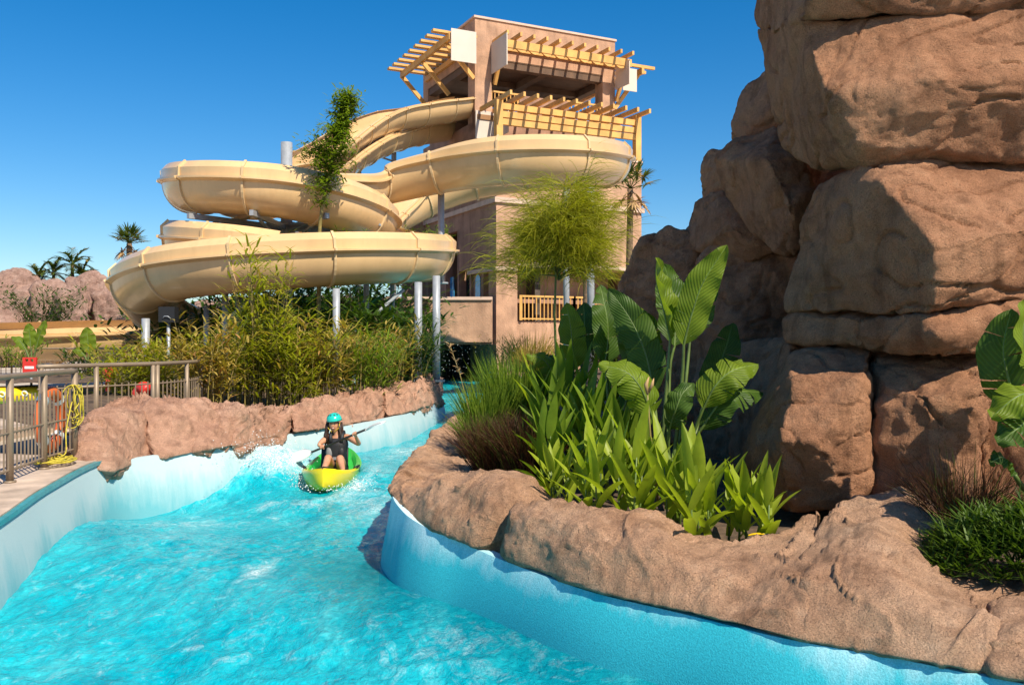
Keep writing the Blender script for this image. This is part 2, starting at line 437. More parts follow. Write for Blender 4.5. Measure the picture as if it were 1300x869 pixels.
lf = np.exp(-(dL/1.7)**2)
def gx(c, w, a): return a*np.exp(-((Y-c)/w)**2)
clear = np.exp(-(dR/.75)**2) * sstep(9.5, 7.5, Y) * 1.0
Pn = np.column_stack([X, Y*.6, np.zeros_like(X)])
warp = np.column_stack([perlin(Pn*.7+3), perlin(Pn*.7+9), np.zeros_like(X)])
Q = Pn + .6*warp
chop = (1-2*np.abs(perlin(Q*1.5)))*.030 + (1-2*np.abs(perlin(Q*3.6+5)))*.017 + perlin(Q*9)*.013 + perlin(Q*20)*.006
Z = chop*(1-.8*clear)*(.75+.25*sstep(15, 8, Y))
Z += lf*(gx(13.6, .9, .30) - gx(11.6, 1.3, .16))                       # wave that climbs the left wall, trough before it
Z += gx(12.9-.0, .5, .10)*np.exp(-((X+3.3)/1.2)**2) + .05*np.sin(Y*1.25+X*.8)*sstep(3, 6, Y)*sstep(16, 13, Y)
Z += .06*perlin(Pn*.55+31)
splash = lf*gx(13.4, .75, 1.0)*sstep(1.6, .2, dL)
Z += splash*.10*np.maximum(0, perlin(Q*5)+.3)
# the water round the kayak
kx, ky = -2.72, 13.2
rk = np.sqrt(((X-kx)/.55)**2 + ((Y-ky)/1.7)**2)
Z = Z*(1-.75*np.exp(-(rk)**4)) - .03*np.exp(-rk**4)
ring = np.exp(-((rk-1.12)/.22)**2)
Z += ring*.035*(1+perlin(Q*6))
foam = .9*splash + .85*np.exp(-((rk-1.2)/.26)**2)*(.45+.8*perlin(Q*2.2+7))*sstep(15, 13.6, Y)*sstep(10.8, 11.8, Y)
fw = fbm(np.column_stack([X*1.6, Y*.55, np.zeros_like(X)])+.9*warp+40, 4)
foam += .32*sstep(.3, 1.1, fw)*(1-clear)
def blot(px, py, sx, sy, a):
    p = G(px, py, 0); return a*np.exp(-((X-p.x)/sx)**2-((Y-p.y)/sy)**2)
foam += blot(325, 735, .12, .40, .55) + blot(600, 830, .5, .5, .2) + blot(470, 640, .35, 1.2, .35) + blot(230, 660, .9, .5, .25) + blot(345, 585, .35, .6, .55) + blot(520, 575, .5, 1.3, .4)
foam -= blot(350, 620, .5, .5, .5) + blot(470, 700, .5, 1.0, .3)
ins = inside([(p[0], p[1]) for p in np.vstack([LEFT, RIGHT[::-1]])], X, Y) | (dL < .2) | (dR < .2)
nx, ny = len(xs), len(ys)
idx = np.arange(nx*ny).reshape(ny, nx)
q = np.stack([idx[:-1, :-1], idx[:-1, 1:], idx[1:, 1:], idx[1:, :-1]], -1).reshape(-1, 4)
q = q[ins[q].all(1)]
used = np.unique(q); rem = np.full(nx*ny, -1); rem[used] = np.arange(len(used))
wme = np_mesh('water', np.column_stack([X, Y, Z])[used], rem[q])
for nm, arr in (('foam', foam), ('clear', clear)):
    at = wme.attributes.new(nm, 'FLOAT', 'POINT'); at.data.foreach_set('value', np.clip(arr, 0, 1)[used].astype(np.float32))
def water_mat():
    m, nt, b = newmat('turquoise water'); L = nt.links.new
    af = N(nt, 'ShaderNodeAttribute', attribute_name='foam'); ac = N(nt, 'ShaderNodeAttribute', attribute_name='clear')
    n1 = noise_node(nt, 1.0, 5, .62, stretch=(1.5, .62, 1)); n1.inputs['Distortion'].default_value = 1.2
    body = ramp(nt, n1.outputs[0], [(.26, (.0, .27, .36)), (.40, (.0, .40, .50)), (.58, (.012, .50, .59)), (.78, (.10, .64, .70))])
    n2 = noise_node(nt, 3.2, 8, .72, stretch=(1.5, .8, 1)); n2.inputs['Distortion'].default_value = 1.6
    n5 = noise_node(nt, 5.5, 6, .7, stretch=(1.3, .75, 1)); n5.inputs['Distortion'].default_value = 1.2
    n6 = noise_node(nt, 20, 4, .7, stretch=(1.2, .8, 1)); n6.inputs['Distortion'].default_value = .6
    a = N(nt, 'ShaderNodeMath', operation='MULTIPLY_ADD'); L(af.outputs['Fac'], a.inputs[0]); a.inputs[1].default_value = .62; L(n2.outputs[0], a.inputs[2])
    fm0 = ramp(nt, a.outputs[0], [(.55, (0, 0, 0)), (.74, (.40, .40, .40)), (.95, (1, 1, 1))])
    bub = noise_node(nt, 34, 5, .75, stretch=(1.2, .85, 1)); bub.inputs['Distortion'].default_value = .9
    bm_ = ramp(nt, bub.outputs[0], [(.40, (.12, .12, .12)), (.56, (1.25, 1.25, 1.25))])
    fmx = N(nt, 'ShaderNodeMix', data_type='RGBA', blend_type='MULTIPLY'); fmx.inputs[0].default_value = 1.0; L(fm0.outputs[0], fmx.inputs[6]); L(bm_.outputs[0], fmx.inputs[7])
    class _F: pass
    fm = _F(); fm.outputs = [fmx.outputs[2]]
    mid = ramp(nt, n5.outputs[0], [(.30, (.62, .78, .82)), (.50, (1, 1, 1)), (.68, (1.6, 1.22, 1.16))])
    cb_ = mix(nt, 1.0, body.outputs[0], mid.outputs[0], 'MULTIPLY')
    fine = ramp(nt, n6.outputs[0], [(.34, (.72, .84, .88)), (.52, (1, 1, 1)), (.70, (1.4, 1.18, 1.14))])
    cb_ = mix(nt, .8, cb_, fine.outputs[0], 'MULTIPLY')
    c = mix(nt, fm.outputs[0], cb_, (.70, .86, .88))
    L(c, b.inputs['Base Color']); b.inputs['Roughness'].default_value = .06; b.inputs['IOR'].default_value = 1.33
    b.inputs['Specular IOR Level'].default_value = .5
    n3 = noise_node(nt, 13, 5, .6, stretch=(1.3, .8, 1)); n3.inputs['Distortion'].default_value = .8
    n4 = noise_node(nt, 45, 3, .6)
    L(bump(nt, n4.outputs[0], .009, .7, bump(nt, n3.outputs[0], .040, .85)), b.inputs['Normal'])
    tr = N(nt, 'ShaderNodeBsdfTransparent'); tr.inputs[0].default_value = (.30, .86, .92, 1)
    inv = N(nt, 'ShaderNodeMath', operation='MULTIPLY_ADD'); L(ac.outputs['Fac'], inv.inputs[0]); inv.inputs[1].default_value = -.50; inv.inputs[2].default_value = .88
    mx = N(nt, 'ShaderNodeMath', operation='MAXIMUM'); L(inv.outputs[0], mx.inputs[0]); L(fm.outputs[0], mx.inputs[1])
    ms = N(nt, 'ShaderNodeMixShader'); L(mx.outputs[0], ms.inputs[0]); L(tr.outputs[0], ms.inputs[1]); L(b.outputs[0], ms.inputs[2])
    L(ms.outputs[0], nt.nodes['Material Output'].inputs[0])
    return m
M['water'] = water_mat()
w = link_mesh('water', wme, M['water']); w['kind'] = 'structure'

# ------------------------------------------------------------------ decks and planting beds
def slab(name, pts, z0, z1, mat):
    mb = MB(); n = len(pts)
    vs = [(x, y, z0) for x, y in pts] + [(x, y, z1) for x, y in pts]
    area = sum(pts[i][0]*pts[(i+1) % n][1]-pts[(i+1) % n][0]*pts[i][1] for i in range(n))
    fs = [tuple(range(n, 2*n)) if area > 0 else tuple(range(2*n-1, n-1, -1))]
    for i in range(n):
        j = (i+1) % n; qf = (i, j, n+j, n+i); fs.append(qf if area > 0 else qf[::-1])
    mb.add(vs, fs); return mb.build(name, mat)
li = [i for i in range(len(LEFT)) if LEFT[i, 1] < 11.0]
edge = [(LEFT[i, 0]-.045, LEFT[i, 1]) for i in li[::1]]
dk = slab('pool_deck', edge + [(-7.2, 11.6), (-8.2, 14.5), (-8.0, 17), (-26, 33), (-26, -4)], .3, .607, M['deck']); dk['kind'] = 'structure'
tm = MB()
te = [Vector((LEFT[i, 0]-.018, LEFT[i, 1], .574)) for i in li[::2]]
for p, q2 in zip(te[:-1], te[1:]): tm.beam(p, q2, .05, .042)
tl = tm.build('coping_edge', M['tile']); tl['kind'] = 'structure'
# left planting bank: uneven soil sheet behind the rock kerb
def soil_sheet(name, x0, x1, y0, y1, zf, step=.25, keep=None, mat=None):
    xs = np.arange(x0, x1, step); ys = np.arange(y0, y1, step); X, Y = np.meshgrid(xs, ys); X = X.ravel(); Y = Y.ravel()
    Zs = zf(X, Y) + .06*perlin(np.column_stack([X*1.7, Y*1.7, 0*X]))
    idx = np.arange(len(X)).reshape(len(ys), len(xs))
    q = np.stack([idx[:-1, :-1], idx[:-1, 1:], idx[1:, 1:], idx[1:, :-1]], -1).reshape(-1, 4)
    if keep is not None: k = keep(X, Y); q = q[k[q].all(1)]
    used = np.unique(q); rem = np.full(len(X), -1); rem[used] = np.arange(len(used))
    o = link_mesh(name, np_mesh(name, np.column_stack([X, Y, Zs])[used], rem[q]), mat or M['soil']); o['kind'] = 'structure'; return o
river_poly = [(p[0], p[1]) for p in np.vstack([LEFT, RIGHT[::-1]])]
soil_sheet('planting_bank', -13, -1.4, 11.5, 40, lambda X, Y: .80+0*X + .3*sstep(-4, -8, X), keep=lambda X, Y: ~inside(river_poly, X, Y) & (dist_poly(LEFT, X, Y) > .35) & ((X > -7.6) | (Y > 20)))
soil_sheet('planter_bed', -1.2, 7, 4.4, 40, lambda X, Y: .56 + .25*sstep(8, 22, Y), keep=lambda X, Y: ~inside(river_poly, X, Y) & (dist_poly(RIGHT, X, Y) > .45))
# ------------------------------------------------------------------ rocks
def vnormals(v, f):
    n = np.zeros_like(v); a, b, c, d = (v[f[:, k]] for k in range(4))
    fn = np.cross(c-a, d-b)
    for k in range(4): np.add.at(n, f[:, k], fn)
    return n/(np.linalg.norm(n, axis=1)[:, None]+1e-12)
def facets(p, seed):
    """angular relief: upper envelope of randomly tilted planes scattered through space"""
    rs = np.random.RandomState(seed % 97); tab = rs.uniform(-1, 1, (4096, 6))
    ip = np.floor(p).astype(int); best = np.full(len(p), -9.)
    for dx in (-1, 0, 1):
        for dy in (-1, 0, 1):
            for dz in (-1, 0, 1):
                c = ip + [dx, dy, dz]
                h = (c[:, 0]*73 + c[:, 1]*179 + c[:, 2]*283) & 4095
                r = tab[h]; d = p - (c + .5 + .4*r[:, :3])
                best = np.maximum(best, np.einsum('ij,ij->i', d, r[:, 3:])*.7 - 1.1*np.einsum('ij,ij->i', d, d))
    return best
def rock_relief(v, n, seed, amp, scale=1.0, crack=.02, strata=.4, wt=None):
    p = v/scale + seed*13.7
    w = np.column_stack([perlin(p*1.1+5), perlin(p*1.1+11), perlin(p*1.1+23)])
    d = amp*(.9*fbm(p*1.3, 3)) + amp*.32*fbm(p*4.5+.5*w, 4, .55)
    d += amp*.45*(.5-np.abs(perlin(p*2.3+.6*w+7))*2)*sstep(-.3, .3, perlin(p*.9+70))
    r = 1-2*np.abs(perlin((p+.35*w)*np.array([1.0, 1.0, 1.0+strata*3])*1.35+40))
    d -= crack*np.clip(r-.88, 0, 1)*8.3*(.4+.6*(perlin(p*1.7+80) > -.1))
    r2 = 1-2*np.abs(perlin((p+.5*w)*3.1+60))
    d -= crack*.35*np.clip(r2-.86, 0, 1)*7*sstep(-.1, .4, perlin(p*1.2+90))
    ch = perlin(p*7.5+w*1.2); d -= amp*.10*np.maximum(0, ch-.28)*3          # chipped pockets
    d += amp*.10*fbm(p*15, 3, .6)
    q = p + .12*w
    d += amp*1.1*(facets(q*2.1, seed)+.1) + amp*.42*(facets(q*6.3, seed+5)+.1) + amp*.16*facets(q*17, seed+9)
    if wt is not None: d = d*wt
    return v + n*d[:, None]
def hull_rock(name, pts, parent, mat, seed, voxel=.03, smooth=8, amp=.05, scale=1.0, crack=.02):
    bm = bmesh.new()
    for p in pts: bm.verts.new(p)
    r = bmesh.ops.convex_hull(bm, input=bm.verts)
    junk = list({g for g in r['geom_interior'] + r['geom_unused'] if isinstance(g, bmesh.types.BMVert)})
    if junk: bmesh.ops.delete(bm, geom=junk, context='VERTS')
    me = bpy.data.meshes.new('tmp'); bm.to_mesh(me); bm.free()
    o = bpy.data.objects.new('tmp', me); COL.objects.link(o)
    md = o.modifiers.new('r', 'REMESH'); md.mode = 'VOXEL'; md.voxel_size = voxel
    sm = o.modifiers.new('s', 'SMOOTH'); sm.factor = .5; sm.iterations = smooth
    dg = bpy.context.evaluated_depsgraph_get(); dg.update()
    ev = o.evaluated_get(dg).to_mesh()
    v = np.empty(len(ev.vertices)*3, np.float32); ev.vertices.foreach_get('co', v); v = v.reshape(-1, 3).astype(float)
    f = np.empty(len(ev.loops), np.int32); ev.loops.foreach_get('vertex_index', f)
    f = f.reshape(-1, 4)
    o.evaluated_get(dg).to_mesh_clear()
    bpy.data.objects.remove(o); bpy.data.meshes.remove(me)
    v = rock_relief(v, vnormals(v, f), seed, amp, scale, crack)
    return link_mesh(name, np_mesh(name, v, f), mat, parent)
def B(ring, front, thick, shrink=.9, dx=0, dz=0):
    a = [W(*p) for p in ring]; b = [W(*p) for p in front]
    c = sum(a, Vector())/len(a)
    # the body of the stone runs back and away to the right, so its flank stays behind its face
    dx = dx or (c.x/c.y)*thick*1.12; dz = dz or max(0, (c.z-CAMZ)/c.y*thick)*.7
    back = [c + (p-c)*shrink + Vector((dx, thick, dz)) for p in a]
    return a + b + back

def grow(pts, g):
    c = sum(pts, Vector())/len(pts)
    return [p + (p-c).normalized()*g for p in pts]
cliff = thing('rock_cliff', W(1120, 640, 6.4), 'tall brown cliff of big stacked boulders filling the right edge beside the planter', 'rock cliff')
def cb(ring, front, thick, seed, voxel=.03, smooth=3, amp=.05, scale=1.0, shrink=.9, dx=0, dz=0, crack=.05, gr=.06):
    return hull_rock('boulder', grow(B(ring, front, thick, shrink, dx, dz), gr), cliff, M['rock'], seed, voxel, smooth, amp, scale, crack)
# top cap stone, great upper boulder, great lower boulder, slab under it
cb([(966,30,8.6),(964,-150,8.8),(1150,-260,7.4),(1400,-260,7.2),(1430,8,6.4),(1300,10,6.25),(1150,14,6.2),(1020,22,6.4),(985,40,7.4)], [(1060,-60,6.0),(1250,-60,6.0)], 2.0, 1, .04)
cb([(968,40,8.4),(974,80,8.4),(985,140,8.1),(1000,185,7.8),(1032,212,7.2),(1102,210,6.35),(1200,196,6.2),(1300,200,6.2),(1420,200,6.3),(1430,15,6.4),(1300,12,6.3),(1150,20,6.25),(1016,26,6.5),(990,38,7.4)],
   [(1052,120,6.15),(1084,182,6.1),(1180,100,5.95),(1300,110,6.0)], 2.4, 2, .026)
cb([(1003,392,7.1),(1012,330,7.1),(1030,275,7.0),(1045,240,6.85),(1100,200,6.5),(1180,196,6.4),(1300,204,6.4),(1420,210,6.4),(1430,372,6.2),(1300,372,5.95),(1170,394,5.8),(1100,398,6.3)],
   [(1120,232,6.0),(1186,310,5.62),(1186,385,5.68),(1300,290,5.7)], 2.2, 3, .026)
cb([(1004,400,7.1),(1004,432,7.05),(1040,440,6.8),(1110,446,6.3),(1195,452,5.8),(1265,446,5.9),(1430,440,6.2),(1430,378,6.2),(1300,379,5.95),(1170,400,5.82),(1100,402,6.3)],
   [(1190,425,5.66),(1260,415,5.8)], 2.2, 4, .03, 3)
# the two blocks the slab rests on, and the shaded foot at the right
cb([(1000,440,7.2),(1103,446,6.5),(1104,500,6.1),(1104,612,6.0),(1080,640,6.0),(1000,650,6.2),(955,600,6.7),(950,565,6.8),(965,520,6.9),(985,480,7.0)],
   [(1005,482,6.15),(1090,482,6.0),(990,560,5.95),(1040,560,5.85)], 2.0, 5, .022, 6, .05)
cb([(1108,446,6.6),(1255,448,6.2),(1266,480,6.0),(1256,560,5.9),(1240,640,5.8),(1112,640,6.05),(1108,560,6.15)],
   [(1125,490,6.0),(1250,482,5.75),(1180,500,5.75),(1180,590,5.8)], 2.0, 6, .022, 6, .05)
cb([(1250,440,6.3),(1440,440,6.2),(1460,700,5.7),(1240,690,5.9),(1245,560,6.1)], [(1340,560,5.8)], 2.0, 7, .04, 8)
# overhanging dark boulder and the stones stepping down to the left
cb([(911,205,9.3),(935,182,9.3),(985,165,9.0),(1015,195,8.4),(1034,240,8.2),(1022,305,8.3),(1008,324,8.4),(985,316,8.6),(955,292,9.0),(930,255,9.3)],
   [(975,205,8.2),(1000,260,8.0)], 2.0, 8, .035)
cb([(926,172,9.9),(932,138,9.9),(950,108,9.8),(974,93,9.6),(1010,90,9.0),(1030,190,9.0),(985,190,9.3),(935,188,9.8)], [(975,140,9.1)], 2.0, 9, .04)
cb([(892,252,10.8),(895,206,10.8),(902,191,10.7),(935,186,10.3),(960,250,10),(940,258,10.2)], [(925,220,10.1)], 2.0, 10, .04)
cb([(870,300,10.7),(884,258,10.6),(905,244,10.4),(945,248,10),(985,318,9.5),(960,330,9.7),(880,318,10.4)], [(930,290,9.6)], 2.0, 11, .04)
cb([(780,410,10.9),(790,362,10.9),(812,304,10.8),(845,294,10.7),(905,298,10.5),(905,420,10.2),(905,560,10.2),(790,560,10.8)], [(850,340,10.45),(850,470,10.4)], 2.4, 12, .04, 9, .08)
cb([(884,330,10.1),(905,306,10.0),(960,304,9.8),(1020,330,9.5),(1035,440,9.2),(1010,520,9.1),(985,640,9.0),(885,640,9.9)], [(930,400,9.6),(930,520,9.5)], 2.4, 13, .035, 9, .09)
cb([(930,440,9.2),(985,430,8.6),(1015,440,8.0),(1000,640,7.6),(930,640,8.6)], [(985,540,7.7)], 1.6, 14, .035, 9, .07)
cb([(1015,300,7.6),(1015,640,7.4),(1430,640,6.9),(1430,300,7.0)], [], 2.5, 16, .06, 3)
# mass behind, so the cliff is solid from the side
cb([(1000,60,10.5),(1000,620,10.5),(1600,620,9.5),(1600,-160,9.5),(1010,-120,10.5)], [], 5.0, 15, .09, 6, .1, 1.6)

# rock kerbs: a swept, pinched band of boulders along each lip
def kerb_boulder(parent, st, t0, t1, seed, mat, res, amp, scale=.8, nprof=56, slant=0., ov=.01, pinch=.08, slope=(.14, .36), crk=.035):
    C = np.array([np.r_[np.array(l), np.array(c), np.array(i)] for l, c, i in st])
    dense = catmull(C, 400); tt = np.linspace(0, 1, 400)
    L0 = np.array([np.interp(t0, tt, dense[:, k]) for k in range(9)]); L1 = np.array([np.interp(t1, tt, dense[:, k]) for k in range(9)])
    a = int(t0*399); b = int(t1*399); ln = np.linalg.norm(np.diff(dense[a:b+1, :3], axis=0), axis=1).sum()
    lc = np.linalg.norm(np.diff(dense[a:b+1, 3:6], axis=0), axis=1).sum()
    n = max(8, int(max(ln, lc)/res))
    ts = np.linspace(t0, t1, n)
    sl = slant*.55/len(st)
    D = np.column_stack([np.interp(ts + (-sl if k < 3 else (sl if k > 5 else 0)), tt, dense[:, k]) for k in range(9)])
    V = []
    for i in range(n):
        l, c, e = D[i, :3], D[i, 3:6], D[i, 6:9]
        o = l-e; o[2] = 0; o /= np.linalg.norm(o)+1e-9; h = max(c[2]-l[2], .05); up = np.array([0, 0, 1.])
        q1, q2 = slope
        prof = [l-o*.22-up*.16, l-o*.055-up*.065, l+o*ov-up*.025, (l*(1-q1)+c*q1)*np.array([1,1,0])+up*(l[2]+h*.45), (l*(1-q2)+c*q2)*np.array([1,1,0])+up*(l[2]+h*.88),
                np.array([*(c[:2]*.9+l[:2]*.1), c[2]]), c*.6+e*.4, e, e-up*.28-o*.05, (e+l)/2*np.array([1,1,0])+up*(l[2]-.35)]
        P = catmull(prof + [prof[0]], nprof+1)[:-1]
        dist = min(ts[i]-t0, t1-ts[i])/(t1-t0)*ln
        q = 1-pinch*(1-sstep(0, .09, dist))**1.0
        cen = (l+c+e)/3-up*.12
        P = cen + (P-cen)*q
        V.append(P)
    v = np.concatenate(V); k = nprof
    f = [(i*k+j, i*k+(j+1) % k, (i+1)*k+(j+1) % k, (i+1)*k+j) for i in range(n-1) for j in range(k)]
    # end caps
    v = np.vstack([v, V[0].mean(0), V[-1].mean(0)]); c0, c1 = len(v)-2, len(v)-1
    for j in range(0, k, 2):
        f.append((c0, (j+2) % k, (j+1) % k, j)); b0 = (n-1)*k
        f.append((c1, b0+j, b0+(j+1) % k, b0+(j+2) % k))
    f = np.array(f); nn = vnormals(v, f)
    cen = v.mean(0)
    wt = np.r_[np.tile(1-.72*np.exp(-((np.arange(k)/k-.19)/.085)**2), n), 1, 1]
    v2 = rock_relief(v, nn, seed, amp, scale, crk, wt=wt)
    # keep the normals outward
    side = np.einsum('ij,ij->i', nn, v - np.repeat(np.vstack([x.mean(0) for x in V]), k, 0).tolist()[:len(v)-2] if False else v-cen)
    me = np_mesh('boulder', v2, f)
    if outward_sum(v2, f) < 0: me.flip_normals()
    return link_mesh('boulder', me, mat, parent)
def outward_sum(v, f):
    a, b, c, d = (v[f[:, k]] for k in range(4)); fc = (a+b+c+d)/4
    return np.einsum('ij,ij->i', np.cross(c-a, d-b), fc).sum()

def lip(px, py, z): return G(px, py, z)
kr = thing('rock_kerb', G(741, 737, .5), 'rounded sandstone coloured rock kerb around the planter above the turquoise wall', 'rock edging')
stR = [
 (Vector((-.62, 16.6, .64)), Vector((-.15, 16.6, .95)), Vector((.5, 16.4, .7))),
 (G(557,544,.66), W(580,541,11.9), W(622,560,11.5)),
 (G(547,560,.66), W(566,552,10.9), W(620,575,10.3)),
 (G(524,578,.66), W(552,570,9.6), W(612,592,9.0)),
 (G(498,612,.68), W(534,597,8.2), W(600,606,8.0)),
 (G(502,628,.66), W(545,612,7.5), W(628,612,7.5)),
 (G(520,648,.62), W(585,616,6.9), W(672,612,7.2)),
 (G(548,664,.60), W(632,601,6.55), W(690,622,6.9)),
 (G(592,682,.56), W(672,606,6.25), W(706,646,6.3)),
 (G(628,697,.53), W(668,640,5.85), W(735,650,6.0)),
 (G(680,715,.51), W(716,643,5.7), W(775,656,5.8)),
 (G(741,737,.5), W(780,650,5.55), W(835,661,5.65)),
 (G(801,752,.5), W(838,656,5.45), W(880,683,5.45)),
 (G(861,765,.5), W(880,688,5.2), W(928,694,5.35)),
 (G(922,779,.5), W(950,700,5.1), W(985,686,5.4)),
 (G(998,797,.5), W(1010,690,5.15), W(1045,640,5.75)),
 (G(1045,804,.5), W(1062,668,5.2), W(1085,628,5.8)),
 (G(1100,813,.5), W(1112,662,5.1), W(1150,622,5.7)),
 (G(1160,826,.5), W(1165,700,4.85), W(1210,660,5.5)),
 (G(1230,838,.5), W(1225,742,4.55), W(1270,735,4.9)),
 (G(1299,852,.5), W(1292,756,4.3), W(1330,748,4.6)),
 (G(1400,868,.5), W(1390,775,4.1), W(1430,760,4.4)),
]
nR = len(stR)-1
cutsR = [0, 3.2, 5.4, 8.55, 11.0, 15.35, 19.45, nR]
cutsR = [0, 4.6, 8.7, 15.35, 19.6, nR]
for i, (a, b) in enumerate(zip(cutsR[:-1], cutsR[1:])):
    kerb_boulder(kr, stR, a/nR, b/nR, 31+i, M['kerb'], .018, .045, .75, 92, (0, .6, -.8, .5, .8)[i])

kl = thing('rock_kerb', G(300, 560, .6), 'pinkish rock kerb along the pale left wall in front of the bamboo bushes', 'rock edging')
def stL(lx, ly, lz, cx, cy, dd, ix, iy, di):
    l = G(lx, ly, lz); d = l.y/K
    return (l, W(cx, cy, d+dd) - Vector((0, 0, .11)), W(ix, iy, d+di) - Vector((0, 0, .08)))
L_st = [
 stL(112,588,.58, 92,572,.5, 90,560,.9),
 stL(143,591,.52, 112,522,.75, 130,515,1.4),
 stL(170,582,.52, 160,508,.85, 175,505,1.5),
 stL(205,576,.54, 205,502,.9, 215,502,1.5),
 stL(240,570,.56, 250,503,.95, 255,505,1.5),
 stL(270,564,.6, 276,513,.9, 285,512,1.5),
 stL(300,560,.6, 312,511,.9, 322,511,1.5),
 stL(346,549,.6, 352,517,.8, 365,515,1.4),
 stL(375,545,.6, 384,508,.9, 394,506,1.5),
 stL(414,539,.6, 414,497,1.0, 424,495,1.6),
 stL(442,534,.6, 440,497,1.0, 452,496,1.6),
 stL(469,529,.6, 472,490,1.0, 480,488,1.6),
 stL(495,524,.6, 497,486,1.0, 505,485,1.6),
 stL(521,519,.6, 522,483,1.0, 528,482,1.6),
 stL(545,511,.57, 541,472,1.0, 545,472,1.8),
 stL(560,504.5,.54, 556,476,.8, 552,478,2.0),
 (Vector((-2.1,24.3,.55)), W(560,488,21.8), W(548,482,22.5)),
]
nL = len(L_st)-1
cutsL = [0, 2.4, 4.7, 6.3, 7.6, 9.0, 10.3, 11.6, 13.5, nL]
for i, (a, b) in enumerate(zip(cutsL[:-1], cutsL[1:])):
    kerb_boulder(kl, L_st, max(0, a/nL-.006), min(1, b/nL+.006), 61+i, M['pinkrock'], .022, .085, 1.0, 68, (.9, -.9, 1.0, .8, -.8, .6, .9, -.7, .5)[i], .05, .10, (.30, .62), .085)

# loose rocks at the tower foot and the far cliffs beyond the fence
def small_rock(c, r, seed, mat, label, group=None, voxel=None):
    rg = random.Random(seed); pts = []
    for k in range(22):
        d = Vector((rg.gauss(0, 1), rg.gauss(0, 1), rg.gauss(0, .75))).normalized()
        pts.append(Vector(c) + Vector((d.x*r[0], d.y*r[1], d.z*r[2]))*rg.uniform(.8, 1.1))
    o = hull_rock('rock', pts, None, mat, seed, voxel or max(r)/14, 5, max(r)*.06, max(r)*1.1, .01)
    o.data.transform(Matrix.Translation(-Vector(c))); o.location = c
    return tag(o, label, 'rock', group)
small_rock(WY(655, 484, 41.5) + Vector((0, 0, .1)), (.9, .6, .6), 90, M['pinkrock'], 'pale boulder at the foot of the tower corner by the water', 'rocks at the tower foot')
small_rock(WY(688, 478, 40) + Vector((0, 0, .2)), (1.0, .7, .7), 91, M['pinkrock'], 'rounded rock beside the water under the balcony', 'rocks at the tower foot')
small_rock(WY(826, 425, 18), (.5, .5, .45), 92, M['pinkrock'], 'small pale rock seen between the banana leaves', 'rocks at the tower foot')
fc = thing('rock_cliff', WY(60, 420, 60), 'low pink sunlit rock cliff in the distance beyond the slide exit', 'rock cliff')
for i, (ring, s) in enumerate([(([(x, y+(14 if y == 430 else 0), d) for x, y, d in rr], s_)) for rr, s_ in [
    ([(-60,345,53),(30,338,53),(60,352,53),(95,372,52),(90,420,51),(-60,430,51)], 71),
    ([(40,358,51),(85,356,52),(100,380,51),(98,430,50),(30,430,50)], 72),
    ([(80,352,53),(125,343,53),(150,358,53),(160,395,52),(150,430,51),(90,430,51)], 73),
    ([(74,372,49),(100,360,49),(114,372,49),(118,430,48),(72,430,48)], 74),
    ([(118,372,50),(145,366,50),(175,392,50),(175,430,49),(118,430,49)], 75),
    ([(-60,376,50),(10,378,50),(44,392,50),(50,430,49),(-60,430,49)], 76),
    ([(150,392,62),(230,384,62),(300,378,62),(380,384,62),(450,372,62),(450,430,61),(150,430,61)], 77)]]):
    hull_rock('boulder', B(ring, [], 4.0), fc, M['farrock'], s, .22, 4, .35, 3.2, .12)
# ------------------------------------------------------------------ water slides
def slide_profile(g, g2=0.0):
    """closed section in (u, v); g, g2 = 0..1 height of the splash guard on the right and on the left of the run"""
    a, b, t = .85, .93, .055
    def side(g):
        gh = .09 + .43*g
        out = [(1.0, .0), (1.0, .055), (a+.03, .07), (a+.045, .07+gh*.5), (a-.03-.06*g, gh*.9), (a-.07-.09*g, gh+.02), (a-.12-.09*g, gh+.02)]
        inn = [(a-.08-.06*g, gh*.9), (a-.0, .07+gh*.4)]
        return out, inn
    ro, ri = side(g); lo, li_ = side(g2)
    inner = [((a-t)*math.cos(x), -(b-t)*math.sin(x)) for x in np.linspace(.06, math.pi-.06, 15)]
    under = [(-a*math.cos(x), -b*math.sin(x)) for x in np.linspace(.08, math.pi-.08, 19)]
    left = [(-u, v) for u, v in (li_[::-1] + lo[::-1])]
    return ro + ri + inner + left + under
